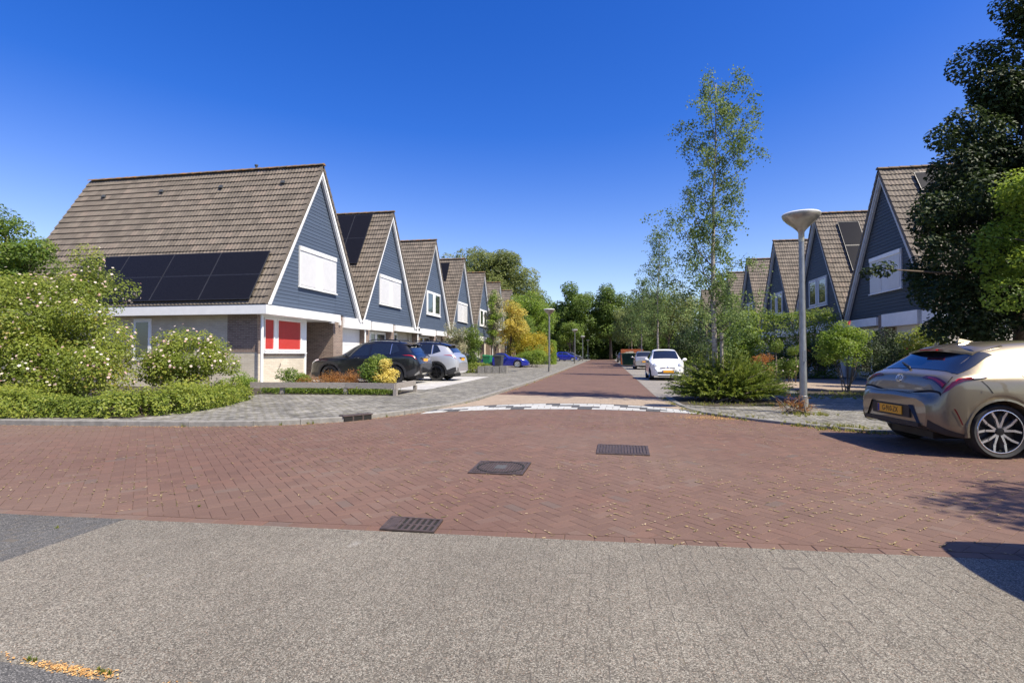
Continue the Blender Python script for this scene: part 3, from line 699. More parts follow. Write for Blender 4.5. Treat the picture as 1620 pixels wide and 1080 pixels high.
    # gable: backing, boards
    cm = M[cfg['board']]; gb = MB(); gb.add([P(-.03, -3.6, Z0-.1), P(-.03, 3.6, Z0-.1), P(-.03, 0, ZA-.15)], [(0, 1, 2)] if side < 0 else [(0, 2, 1)])
    gable = gb.build('gable', M['trim_dark'], rt)
    bh = .142; z = Z0-.06; k = 0
    while z < ZA-.35:
        z1 = z+bh-.010; hwf = lambda zz: max(0, (ZA-.16-zz)/(ZA-Z0)*HW-.03)
        h0, h1 = hwf(z), hwf(z1)
        cuts = [-h0, h0] if (z > 3.9 or h0 < 2.2) else [-h0, -1.46, 1.41, h0]
        for a, b in zip(cuts[:-1], cuts[1:]):
            a1 = -h1 if a == -h0 else a+.004; b1 = h1 if b == h0 else b-.004; a0, b0 = (a if a == -h0 else a+.004), (b if b == h0 else b-.004)
            mb = MB(); mb.add([P(.012, a0, z), P(.012, b0, z), P(.002, b1, z1), P(.002, a1, z1), P(-.02, a0, z), P(-.02, b0, z)], [(0,1,2,3),(0,4,5,1)]); mb.build('board', cm, gable)
        z += bh
    # barge boards
    wm = M[cfg.get('trim', 'white')]
    for s in (-1, 1):
        f = lambda q, d, u: np.array(P(u, s*(HW-EV*q), Z0+EZ*q))+np.array([0, -s*EZ*d*1.0, -EV*d])
        lo, hi = .0, SL+.0
        mb = MB(); A = [f(-.12, .08, .17), f(hi+.03, .08, .17), f(hi-.105, .26, .17), f(-.12, .26, .17)]
        A[1][1] = Yc+s*.0; A[2][1] = Yc+s*.0
        A[2][2] = A[1][2]-.34
        mb.extr(A, (-.035*sgn, 0, 0)); mb.build('barge_board', wm, rt)
        mb = MB(); A = [f(-.05, .10, .132), f(hi, .10, .132), f(hi-.2, .34, .132), f(-.05, .34, .132)]; A[1][1] = Yc+s*.004; A[2][1] = Yc+s*.004; A[2][2] = A[1][2]-.46
        mb.extr(A, (-.10*sgn, 0, 0)); mb.build('inner_barge', M[cfg.get('trim2', 'greytrim')], rt)
    # upper window
    wz0, wz1, wv0, wv1 = 3.92, 5.52, -1.46, 1.40
    if side > 0: wv0, wv1 = -1.40, 1.2
    wn = bx(.0, .06, wv0, wv1, wz0, wz1).build('window', wm if cfg['win'] != 'shutter' else M['shutter'], rt)
    bx(.02, .11, wv0-.05, wv1+.05, wz0-.045, wz0-.003).build('sill', M['white'], wn)
    if cfg['win'] == 'shutter':
        bx(.061, .10, wv0+.02, wv1-.02, wz1-.17, wz1-.01).build('shutter_box', M['white'], wn)
        mid = (wv0+wv1)/2
        for a, b in ((wv0+.08, mid-.28), (mid+.28, wv1-.08)):
            sh = bx(.061, .075, a, b, wz0+.06, wz1-.23).build('shutter_panel', M['shutter'], wn)
            mbs = MB()
            for q in range(22):
                zz = wz0+.10+q*(wz1-wz0-.36)/22; bx(.0752, .079, a+.02, b-.02, zz, zz+.042, mbs)
            mbs.build('shutter_slats', M['shutter'], wn)
    else:
        mid = (wv0+wv1)/2
        for a, b in ((wv0+.14, mid-.24), (mid+.24, wv1-.14)):
            bx(.0605, .0615, a, b, wz0+.16, wz1-.16).build('pane', M['glass'], wn)
            mb = MB()
            for (v0, v1, z0_, z1_) in ((a-.05, a, wz0+.11, wz1-.11), (b, b+.05, wz0+.11, wz1-.11), (a, b, wz0+.11, wz0+.16), (a, b, wz1-.16, wz1-.11)): bx(.0602, .085, v0, v1, z0_, z1_, mb)
            mb.build('sash', M['white'], wn)
    # ground floor
    gw = M['brick_pale']; bb = M['brick_brown']
    bx(-depth, -.42, -3.55, 3.70, .05, Z0-.14).build('wall', gw, rt) if cfg.get('gf') != 'first' else None
    return rt, P, bx
def panels(rt, P, cells, thick=.045):
    """cells: list (u0,u1,s0,s1) on the near slope"""
    for (u0, u1, s0, s1) in cells:
        nn = np.array([0, -EZ, EV]); f = lambda u, s, h: np.array(P(u, -(HW-EV*s), Z0+EZ*s))+nn*h
        h0 = .12
        mb = MB(); A = [f(u0, s0, h0), f(u1, s0, h0), f(u1, s1, h0), f(u0, s1, h0)]; mb.extr(A, nn*thick)
        pn = mb.build('solar_panel', M['alu'], rt)
        e = .014; sg = 1 if u1 > u0 else -1; A = [f(u0+e*sg, s0+e, h0+thick+.002), f(u1-e*sg, s0+e, h0+thick+.002), f(u1-e*sg, s1-e, h0+thick+.002), f(u0+e*sg, s1-e, h0+thick+.002)]
        mb = MB(); mb.add(A, [(0, 1, 2, 3)]); mb.build('glass_face', M['panel'], pn)
    us = [c[0] for c in cells]+[c[1] for c in cells]
    for s in sorted(set([round(c[2]+.2, 2) for c in cells])):
        mb = MB(); nn = np.array([0, -EZ, EV]); f = lambda u, s, h: np.array(P(u, -(HW-EV*s), Z0+EZ*s))+nn*h
        mb.extr([f(min(us), s, .075), f(max(us), s, .075), f(max(us), s+.04, .075), f(min(us), s+.04, .075)], nn*.044); mb.build('mounting_rail', M['alu'], rt)
def skylight(rt, P, u0, u1, s0, s1):
    nn = np.array([0, -EZ, EV]); f = lambda u, s, h: np.array(P(u, -(HW-EV*s), Z0+EZ*s))+nn*h
    mb = MB(); mb.extr([f(u0, s0, .03), f(u1, s0, .03), f(u1, s1, .03), f(u0, s1, .03)], nn*.12); k = mb.build('skylight', M['greytrim'], rt)
    sg = 1 if u1 > u0 else -1; e = .07; mb = MB(); mb.add([f(u0+e*sg, s0+e, .153), f(u1-e*sg, s0+e, .153), f(u1-e*sg, s1-e, .153), f(u0+e*sg, s1-e, .153)], [(0, 1, 2, 3)]); mb.build('pane', M['sky_glass'], k)
def garage(rt, bx, v0, v1, zf0=2.46, u=.12):
    bx(-.30, u, v0+.003, v1, zf0, Z0-.05).build('garage_fascia', M['white'], rt)
    d = bx(-.45, -.33, v0+.003, v1-.3, .06, zf0+.05).build('garage_door', M['shutter'], rt)
    mb = MB()
    for k in range(12): bx(-.331, -.322, v0+.05, v1-.35, .12+k*.195, .12+k*.195+.17, mb)
    mb.build('door_panels', M['shutter'], d)
def winbox(rt, bx, u, v0, v1, z0, z1, pane='glass', mull=(), nm='window'):
    wn = bx(u, u+.05, v0, v1, z0, z1).build(nm, M['white'], rt)
    cuts = [v0]+list(mull)+[v1]
    for a, b in zip(cuts[:-1], cuts[1:]): bx(u+.0502, u+.0515, a+.10, b-.10, z0+.12, z1-.14).build('pane', M[pane], wn)
    bx(u, u+.12, v0-.04, v1+.04, z0-.06, z0-.002).build('sill', M['white'], wn)
    mb = MB()
    for a, b in zip(cuts[:-1], cuts[1:]):
        for (c0, c1, d0, d1) in ((a+.05, a+.10, z0+.06, z1-.06), (b-.10, b-.05, z0+.06, z1-.06), (a+.10, b-.10, z0+.06, z0+.12), (a+.10, b-.10, z1-.14, z1-.06)): bx(u+.0503, u+.075, c0, c1, d0, d1, mb)
    mb.build('frame', M['white'], wn); return wn
YL = [20.49+7.485*i for i in range(7)]
GL = 'gabled houses along the left of the street'
# first house
cov = lambda r_, c: (r_ <= 6 and 1 <= c <= 28)
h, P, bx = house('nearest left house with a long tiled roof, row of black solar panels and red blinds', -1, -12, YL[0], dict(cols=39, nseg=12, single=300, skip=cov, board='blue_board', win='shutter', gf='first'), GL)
panels(h, P, [(-.42-2.045*(i+1)+.02, -.42-2.045*i, .14+1.13*j, .14+1.13*j+1.115) for i in range(4) for j in range(2)])
bx(-11.4, -.26, -3.55, -3.3, .05, 2.66).build('side_wall', M['brick_pale'], h)
bx(-1.45, -.262, -3.56, -3.4, 1.30, 2.655).build('brown_brick_panel', M['brick_brown'], h)
bx(-.42, -.25, -3.548, -.62, .05, 1.245).build('front_wall', M['brick_pale'], h)
bx(-.42, -.253, -3.546, -3.27, 1.246, 2.66).build('corner_pier', M['brick_brown'], h)
bx(-.30, -.18, -3.25, -.70, 1.19, 1.26).build('sill_course', M['brick_brown'], h)
wn = bx(-.27, -.20, -3.27, -.62, 1.27, 2.64).build('front_window', M['white'], h)
for a, b in ((-3.24, -2.72), (-2.46, -.98)):
    bx(-.199, -.197, a, b, 1.42, 2.50).build('pane', M['redblind'], wn)
    mb = MB(); [bx(-.1995, -.16, *q, mb) for q in ((a-.03, a, 1.36, 2.56), (b, b+.05, 1.36, 2.56), (a, b, 1.36, 1.42), (a, b, 2.50, 2.56))]; mb.build('sash', M['white'], wn)
bx(-.19, -.12, -3.30, -.60, 1.262, 1.30).build('window_sill', M['white'], h)
bx(-1.5, -.20, -.62, -.52, .05, 2.64).build('porch_corner', M['white'], h)
bx(-1.85, -1.70, -.55, 1.25, .05, 2.64).build('porch_back_wall', M['brick_brown'], h)
d = bx(-1.70, -1.66, -.2, .75, .08, 2.25).build('front_door', M['trim_dark'], h); bx(-1.66, -1.60, .62, .66, 1.0, 1.2).build('handle', M['chrome'], d)
bx(-1.85, .02, 1.25, 2.08, .05, 2.97).build('brick_pier', M['brick_brown'], h); bx(-.3, .05, 1.22, 2.11, 2.971, 3.01).build('pier_cap', M['trim_dark'], h)
bx(-11.4, -1.86, -3.29, 3.7, .05, 2.7).build('rear_wall', M['brick_pale'], h)
garage(h, bx, 2.08, 4.78)
# fascias meet at the corner, soffit
bx(-.20, .36, -3.95, 1.247, 2.64, 2.955).build('front_fascia', M['white'], h)
bx(-11.5, -.202, -3.95, -3.70, 2.64, 2.955).build('side_fascia', M['white'], h)
bx(-11.5, .365, -3.955, -3.66, 2.957, 2.985).build('gutter_edge', M['trim_dark'], h)
bx(-11.4, -.205, -3.699, -3.2, 2.66, 2.70).build('soffit', M['white'], h)
bx(-1.86, -.201, -3.2, 1.247, 2.661, 2.70).build('porch_soffit', M['white'], h)
mb = MB(); mb.tube([P(.02, -3.68, .06), P(.02, -3.68, 2.64)], .05, 10); mb.build('downpipe', M['white'], h)
winbox_side = MB(); winbox_side.box((-17.35, YL[0]-3.60, 1.0), (-16.6, YL[0]-3.555, 2.55)); ws = winbox_side.build('side_window', M['white'], h)
mb = MB(); mb.box((-17.25, YL[0]-3.604, 1.1), (-16.72, YL[0]-3.601, 2.42)); mb.build('pane', M['glass'], ws)
mb = MB(); c = P(-3.0, .05, ZA); mb.tube([(c[0], c[1], c[2]), (c[0], c[1], c[2]+.22)], .045, 10); mb.tube([(c[0], c[1], c[2]+.24), (c[0], c[1], c[2]+.30)], .075, 10); mb.build('vent_pipe', M['trim_dark'], h)
for (u, s_) in ((-1.3, 6.2), (-4.2, 6.15), (-7.1, 6.1), (-10.0, 6.0)):
    mb = MB(); c = np.array(P(u, -(HW-EV*s_), Z0+EZ*s_))+np.array([0, -EZ, EV])*.07; mb.extr([c+np.array([-.09, 0, 0]), c+np.array([.09, 0, 0]), c+np.array([.07, EV*.14, EZ*.14]), c+np.array([-.07, EV*.14, EZ*.14])], np.array([0, -EZ, EV])*.07); mb.build('vent_tile', M['trim_dark'], h)
mb = MB(); mb.tube([P(-.24, -2.3, .75), P(-.19, -2.3, .78), P(-.18, -2.3, .9)], .012, 6); mb.build('wall_tap', M['iron'], h)
mb = MB(); mb.box(P(.02, 1.70, 2.55), P(.10, 1.80, 2.75)); mb.build('wall_lamp', M['white'], h)
mb = MB(); c = P(.34, .6, 2.66); mb.box((c[0]-.1, c[1]-.12, c[2]-.1), (c[0]+.02, c[1]+.12, c[2]-.02)); mb.build('awning_bracket', M['greytrim'], h)

labs = ['left house with a block of portrait solar panels under its ridge, second from the corner', 'left house with a small skylight and open two-pane gable window, third in the row',
        'left house with one dark panel near its ridge, behind the columnar conifer', 'left house whose gable window stands above the cream variegated tree', 'left house with a pale gable just above the yellow tree', 'farthest left house of the row, mostly hidden by trees']
wins = ['shutter', 'pane', 'shutter', 'pane', 'pane', 'pane']
for i in range(1, 7):
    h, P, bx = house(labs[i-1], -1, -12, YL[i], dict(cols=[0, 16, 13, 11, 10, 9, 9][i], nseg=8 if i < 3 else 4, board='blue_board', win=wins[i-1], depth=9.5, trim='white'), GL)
    v0 = -2.45
    bx(-.42, -.05, v0-.55, v0-.03, .05, 2.9).build('brick_pier', M['brick_brown'], h)
    mb = MB(); mb.tube([P(.0, v0-.62, .06), P(.0, v0-.62, 2.7)], .04, 8); mb.box(P(-.1, v0-.75, 2.70), P(.1, v0-.5, 2.95)); mb.build('downpipe', M['white'], h)
    bx(-.30, .10, v0, .22, 2.48, 2.90).build('front_fascia', M['white'], h)
    winbox(h, bx, -.40, v0, -1.1, .15, 2.45, mull=(-1.8,), nm='front_door'); winbox(h, bx, -.40, -1.05, .2, .9, 2.45)
    bx(-.42, -.02, .22, .60, .05, 2.93).build('brick_pier', M['brick_brown'], h)
    bx(-.30, .10, .603, 1.25+(1.6 if i == 2 else 0), 2.56, 2.88).build('side_fascia', M['white'], h)
    winbox(h, bx, -.40, .65, 1.9, .95, 2.5, mull=(1.3,))
    if i != 1:
        bx(-.42, .02, 2.0+1.0, 2.5+1.0, .05, 2.93).build('brick_pier', M['brick_brown'], h); garage(h, bx, 3.5, 5.0)
    else:
        bx(-.30, .10, 1.253, 5.0, 2.56, 2.88).build('side_fascia', M['white'], h)
    if i == 1: panels(h, P, [(-.95-1.06*(a+1)+.02, -.95-1.06*a, 5.25-1.80*b, 5.25+1.78-1.80*b) for a in range(2) for b in range(2)])
    if i == 2: skylight(h, P, -2.35, -1.65, 4.0, 5.1)
    if i == 3: panels(h, P, [(-1.0-1.4*(a+1)+.02, -1.0-1.4*a, 5.0, 6.75) for a in range(1)])
YR = [25.2+7.4*i for i in range(7)]
GR = 'gabled houses along the right of the street'
labr = ['nearest right house behind the dark tree, with a large white shuttered gable window', 'right house with two portrait solar panels beside a skylight', 'right house with only a skylight on its near slope', 'right house behind the birch crown, fourth from the crossing', 'right house glimpsed through the birch leaves, fifth from the crossing', 'right house behind the street trees, sixth from the crossing', 'last right house, hidden behind the street trees']
for i in range(7):
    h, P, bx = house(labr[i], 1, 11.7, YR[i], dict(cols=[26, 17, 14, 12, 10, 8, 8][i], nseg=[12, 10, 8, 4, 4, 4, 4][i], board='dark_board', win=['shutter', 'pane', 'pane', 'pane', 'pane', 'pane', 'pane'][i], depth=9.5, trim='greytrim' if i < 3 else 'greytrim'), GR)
    bx(-.30, .10, .6, 3.5, 2.50, 2.86).build('front_fascia', M['white'], h); winbox(h, bx, -.40, .8, 3.2, .3, 2.45, mull=(2.0,))
    bx(-.42, .02, .1, .58, .05, 2.93).build('brick_pier', M['brick_brown'], h)
    garage(h, bx, -2.6, .1, 2.40); 
    mb = MB(); mb.tube([P(.05, -2.75, .06), P(.05, -2.75, 2.6)], .05, 8); mb.build('downpipe', M['greytrim'], h)
    bx(-.30, .10, -3.7, -2.85, 2.40, 2.90).build('side_fascia', M['white'], h)
    if i == 0: panels(h, P, [(-1.0-1.75*a, -1.0-1.75*a-1.73, 5.75, 6.80) for a in range(2)]+[(-2.75+.3, -2.75-1.43, 4.5, 5.72)][:0]); skylight(h, P, -1.75, -2.6, 4.2, 5.4)
    if i == 1: panels(h, P, [(-.85-1.08*a*0, -.85-1.06, 3.0+1.75*b-.05, 3.0+1.75*b+1.67) for a in range(1) for b in range(2)]); skylight(h, P, -2.35, -3.2, 4.9, 6.2)
    if i == 2: skylight(h, P, -1.9, -2.8, 4.9, 6.1)
    if i == 3: panels(h, P, [(-1.6, -2.7, 2.6, 4.3)])

# ---------------------------------------------------------------- cars
def pchip(xs, ys):
    xs = np.array(xs, float); ys = np.array(ys, float); h = np.diff(xs); d = np.diff(ys)/h; m = np.zeros(len(xs))
    m[0], m[-1] = d[0], d[-1]
    for i in range(1, len(xs)-1):
        if d[i-1]*d[i] > 0:
            w1, w2 = 2*h[i]+h[i-1], h[i]+2*h[i-1]; m[i] = (w1+w2)/(w1/d[i-1]+w2/d[i])
    def f(x):
        x = min(max(x, xs[0]), xs[-1]); i = min(len(h)-1, max(0, np.searchsorted(xs, x, side='right')-1)); t = (x-xs[i])/h[i]
        return (2*t**3-3*t**2+1)*ys[i]+(t**3-2*t**2+t)*h[i]*m[i]+(-2*t**3+3*t**2)*ys[i+1]+(t**3-t**2)*h[i]*m[i+1]
    return f
class Car:
    """d = metres from the rear bumper; local x = d - L/2, so +x is forward"""
    def __init__(s, spec):
        s.s = spec; s.L = spec['L']
        for k in ('zr', 'zbelt', 'w', 'wr', 'zb', 'ze'):
            p = spec[k]; setattr(s, 'f_'+k, pchip([a for a, b in p], [b for a, b in p]))
        s.wx = [spec['roh'], spec['roh']+spec['wb']]; s.ra = spec['rw']+spec.get('agap', .055); s.zw = spec['rw']
        s.cache = {}
    def section(s, d):
        k = round(d, 5)
        if k in s.cache: return s.cache[k]
        zr, zbl, w, wr, zb, ze = s.f_zr(d), s.f_zbelt(d), s.f_w(d), s.f_wr(d), s.f_zb(d), s.f_ze(d)
        za = zb
        for x in s.wx:
            if abs(d-x) < s.ra: za = max(zb, s.zw+math.sqrt(s.ra**2-(d-x)**2))
        zbl = min(zbl, zr-.02); ze = min(ze, zr-.004)
        arch = za > zb+.001
        wi = max(.05, .60*w) if w > .5 else .6*w
        lo = max(zb+.10, za+.03) if arch else zb+.10
        lo = min(lo, zbl-.06)
        zm = max(lo+.04, zb+.52*(zbl-zb)); zm = min(zm, zbl-.03)
        pts = [(0, zb), (wi, zb), (wi, za), (.955*w, za), (.985*w, lo), (w, zm), (.992*w, zbl-.10*min(1, (zbl-zm)/.2)), (.955*w, zbl), (wr, ze), (.62*wr, zr-.010), (0, zr)]
        s.cache[k] = np.array(pts); return s.cache[k]
    NT_ = 10
    def pt(s, d, T):
        """T in 0..20 ; mirrored after 10"""
        y = 1
        if T > 10: T = 20-T; y = -1
        P = s.section(d); i = min(9, int(T)); t = T-i
        if i < 3: q = P[i]*(1-t)+P[i+1]*t
        else:
            p0 = P[max(3, i-1)]; p1 = P[i]; p2 = P[i+1]; p3 = P[i+2] if i+2 <= 10 else np.array([-P[9][0], P[9][1]])
            k = s.s.get('ten', .35); m1, m2 = (p2-p0)*k, (p3-p1)*k
            q = (2*t**3-3*t**2+1)*p1+(t**3-2*t**2+t)*m1+(-2*t**3+3*t**2)*p2+(t**3-t**2)*m2
        return np.array([d-s.L/2, y*q[0], q[1]])
    def normal(s, d, T):
        e = .004; a = s.pt(min(s.L-.001, d+e), T)-s.pt(max(.001, d-e), T); b = s.pt(d, T+.02)-s.pt(d, T-.02); n = np.cross(b, a); l = np.linalg.norm(n)
        return n/l if l > 1e-9 else np.array([0, 0, 1.])
    def body(s):
        ds = set(np.round(np.arange(0, s.L+.001, .045), 4)); ds |= {0, s.L}; ds |= set(np.round(np.arange(0, .36, .012), 4)); ds |= set(np.round(s.L-np.arange(0, .30, .015), 4))
        for x in s.wx:
            for k in range(17): ds.add(round(x-s.ra*.9999*math.cos(math.pi*k/16), 5))
            ds |= {round(x-s.ra-.003, 5), round(x+s.ra+.003, 5)}
        ds = sorted(d for d in ds if 0 <= d <= s.L)
        dd = [ds[0]]
        for d in ds[1:]:
            if d-dd[-1] > .0015: dd.append(d)
        Ts = [0, 1, 2, 3, 3.5, 4, 4.33, 4.67, 5, 5.33, 5.67, 6, 6.33, 6.67, 7, 7.25, 7.5, 7.75, 8, 8.33, 8.67, 9, 9.5, 10]; Ts = Ts+[20-t for t in Ts[-2:0:-1]]
        n = len(Ts); V = [s.pt(d, T) for d in dd for T in Ts]
        F = [(i*n+k, (i+1)*n+k, (i+1)*n+(k+1) % n, i*n+(k+1) % n) for i in range(len(dd)-1) for k in range(n)]
        F += [tuple(range(n-1, -1, -1)), tuple(range((len(dd)-1)*n, len(dd)*n))]
        me = bpy.data.meshes.new('body'); me.from_pydata([tuple(v) for v in V], [], F); me.update(); return me
    def patch(s, corners, nu=10, nv=8, off=.004, mir=False, thick=0):
        """corners [(d,T)]*4 : 00,10,11,01"""
        c = [np.array(q, float) for q in corners]; V = []
        for j in range(nv+1):
            for i in range(nu+1):
                u, v = i/nu, j/nv; q = c[0]*(1-u)*(1-v)+c[1]*u*(1-v)+c[2]*u*v+c[3]*(1-u)*v
                V.append(s.pt(q[0], q[1])+s.normal(q[0], q[1])*off)
        F = [(j*(nu+1)+i, j*(nu+1)+i+1, (j+1)*(nu+1)+i+1, (j+1)*(nu+1)+i) for j in range(nv) for i in range(nu)]
        if mir: V = [np.array([v[0], -v[1], v[2]]) for v in V]; F = [f[::-1] for f in F]
        return V, F
def cpart(c, rt, name, mat, corners, nu=10, nv=8, off=.004, both=True, label=None):
    for mir in ((False, True) if both else (False,)):
        V, F = c.patch(corners, nu, nv, off, mir); me = bpy.data.meshes.new(name); me.from_pydata([tuple(v) for v in V], [], F); me.update()
        o = link(name, me, M[mat], rt, None, True)
    return o
def wheel(rt, x, y, r, style, side):
    """side +1: outer face toward +y"""
    rr = r*.80 if style == 'alloy' else r*.72
    mb = MB(); wd = .105
    prof = [(rr, -wd*.8), (r*.93, -wd), (r*.985, -wd*.75), (r, -wd*.3), (r, wd*.3), (r*.985, wd*.75), (r*.93, wd), (rr, wd*.8)]
    mb.lathe([(a, h*side) for a, h in prof], (x, y, r), 36, 'y'); ty = mb.build('wheel', M['rubber'], rt, True, 50, True)
    mb = MB(); mb.lathe([(rr*1.002, wd*.80*side), (rr*.95, wd*.86*side), (rr*.93, wd*.55*side), (rr*.85, wd*.1*side), (0.02, wd*.05*side), (0.0, wd*.05*side)], (x, y, r), 36, 'y')
    mb.build('rim', M['chrome'] if style == 'silver' else M['rimdark'], ty, True, 40, True)
    if style in ('alloy', 'silver', 'black'):
        mb = MB(); ns = 5
        yo = y+wd*.70*side
        for k in range(ns):
            for dv in (-1, 1):
                a0 = 2*math.pi*k/ns+math.pi/2; am = a0+dv*.20; ao = a0+dv*(.36 if style == 'alloy' else .16)
                p = lambda rad, an, dy: np.array([x+rad*math.cos(an), yo+dy*side, r+rad*math.sin(an)])
                tw = .011 if style == 'alloy' else .020
                for (r0, b0, r1, b1) in ((rr*.16, a0+dv*.12, rr*.62, am+dv*.06), (rr*.62, am+dv*.06, rr*.95, ao)):
                    A, Bq = p(r0, b0, .0), p(r1, b1, .006); dd = Bq-A; dd /= np.linalg.norm(dd); nn = np.array([-dd[2], 0, dd[0]])
                    mb.add([A-nn*tw*1.3, Bq-nn*tw, Bq+nn*tw, A+nn*tw*1.3]+[q-np.array([0, .03*side, 0]) for q in (A-nn*tw*1.3, Bq-nn*tw, Bq+nn*tw, A+nn*tw*1.3)], [(0,1,2,3),(0,4,5,1),(2,6,7,3)])
        mb.build('spokes', M['chrome'] if style != 'black' else M['rimdark'], ty, False, None, True)
        if style == 'alloy':
            mb = MB(); mb.lathe([(rr*.955, wd*.87*side), (rr*.985, wd*.90*side), (rr*1.01, wd*.84*side)], (x, y, r), 36, 'y'); mb.build('rim_edge', M['chrome'], ty, True, None, True)
        mb = MB(); mb.lathe([(rr*.19, wd*.6*side), (rr*.17, wd*.80*side), (0.0, wd*.82*side)], (x, y, r), 20, 'y'); mb.build('hub_cap', M['rimdark'] if style != 'silver' else M['chrome'], ty, True, 30, True)
    return ty
def text_mesh(txt, size, ext=.002):
    cu = bpy.data.curves.new('txt', 'FONT'); cu.body = txt; cu.size = size; cu.align_x = 'CENTER'; cu.align_y = 'CENTER'; cu.extrude = ext
    ob = bpy.data.objects.new('txt', cu); COL.objects.link(ob); dg = bpy.context.evaluated_depsgraph_get()
    me = bpy.data.meshes.new_from_object(ob.evaluated_get(dg)); bpy.data.objects.remove(ob); return me
def plate(rt, pos, front, txt=None, tilt=0, wd=.52):
    """pos local; front +1 faces +x, -1 faces -x"""
    mb = MB(); mb.box((-.006, -wd/2, -.055), (.006, wd/2, .055)); pl = mb.build('licence_plate', M['plate'], rt, False, None, True)
    pl.location = pos; pl.rotation_euler = (0, tilt, 0 if front > 0 else math.pi)
    mb = MB(); mb.box((.0062, -wd/2+.004, -.051), (.0072, -wd/2+.045, .051)); mb.build('blue_strip', M['eu'], pl, False, None, True)
    if txt:
        me = text_mesh(txt, .098, .001); t = link('lettering', me, M['ink'], pl); t.rotation_euler = (math.pi/2, 0, math.pi/2); t.location = (.0075, .02, 0); t.scale = (.82, 1.05, 1)
    return pl
def car(label, spec, paintm, loc, heading, group=None, style='alloy', extra=None, cat='car', name='car'):
    rt = root(name, label, cat, loc, group, heading); c = Car(spec)
    bo = link('body', c.body(), M[paintm], rt, None, True, 35)
    for x in c.wx:
        for sd in (1, -1): wheel(rt, x-c.L/2, sd*(spec['tw']), spec['rw'], style, sd)
    # dark underside keeps daylight out of the wheel housings
    mb = MB(); mb.box((-c.L/2+.25, -.55*spec['tw'], .17), (c.L/2-.25, .55*spec['tw'], .34)); mb.build('underbody', M['blackplastic'], rt, False, None, True)
    for g in spec.get('glass', []): cpart(c, rt, g[0], g[2] if len(g) > 2 else 'carglass', g[1], 12, 8, .005)
    for g in spec.get('top', []): cpart(c, rt, g[0], g[2] if len(g) > 2 else 'carglass', g[1], 10, 14, .005, False)
    for g in spec.get('trim', []): cpart(c, rt, g[0], g[2], g[1], g[3] if len(g) > 3 else 10, g[4] if len(g) > 4 else 4, g[5] if len(g) > 5 else .006, g[6] if len(g) > 6 else True)
    for d in spec.get('mirror', []):
        for sd in (1, -1):
            y0 = c.pt(d, 7.1)[1]; z0 = c.f_zbelt(d)
            mb = MB(); cx = d-c.L/2; prof = []
            n, m = 10, 8; V = []; F = []
            for i in range(m+1):
                th = math.pi*i/m
                for k in range(n):
                    a = 2*math.pi*k/n; V.append((cx+.075*math.sin(th)*math.cos(a), sd*(y0+.13)+.10*math.cos(th), z0+.05+.075*math.sin(th)*math.sin(a)))
            F = [(i*n+k, i*n+(k+1) % n, (i+1)*n+(k+1) % n, (i+1)*n+k) for i in range(m) for k in range(n)]
            mb.add(V, F); mb.tube([(cx, sd*(y0-.04), z0+.0), (cx, sd*(y0+.09), z0+.03)], .018, 6); mb.build('mirror', M[spec.get('mirmat', paintm)], rt, True, None, True)
    if extra: extra(c, rt)
    return rt, c
def handle(c, rt, d, mat='chrome'):
    for sd in (1, -1):
        q = c.pt(d, 6.55); mb = MB(); x = q[0]; y = q[1]+.012; z = q[2]
        mb.tube([(x-.11, sd*(y-.01), z), (x-.09, sd*(y+.022), z), (x+.09, sd*(y+.022), z), (x+.11, sd*(y-.01), z)], .014, 6); mb.build('door_handle', M[mat], rt, True, None, True)
def arch(c, rt, mat, wdt=.055):
    """moulding round each wheel opening"""
    for x in c.wx:
        for sd in (1, -1):
            mb = MB(); V = []; n = 18
            for k in range(n+1):
                a = math.pi*(-.06+1.12*k/n); d = x+c.ra*math.cos(a)*.99
                y = c.f_w(min(max(d, .02), c.L-.02))
                for rad, dy in ((c.ra*.985, -.02), (c.ra*.99, .012), (c.ra+wdt, .010), (c.ra+wdt+.01, -.03)):
                    V.append((x-c.L/2+rad*math.cos(a), sd*(y+dy), c.zw+rad*math.sin(a)))
            F = [(k*4+i, k*4+i+1, k*4+5+i, k*4+4+i) for k in range(n) for i in range(3)]
            mb.add(V, F); mb.build('wheel_arch', M[mat], rt, True, 40, True)
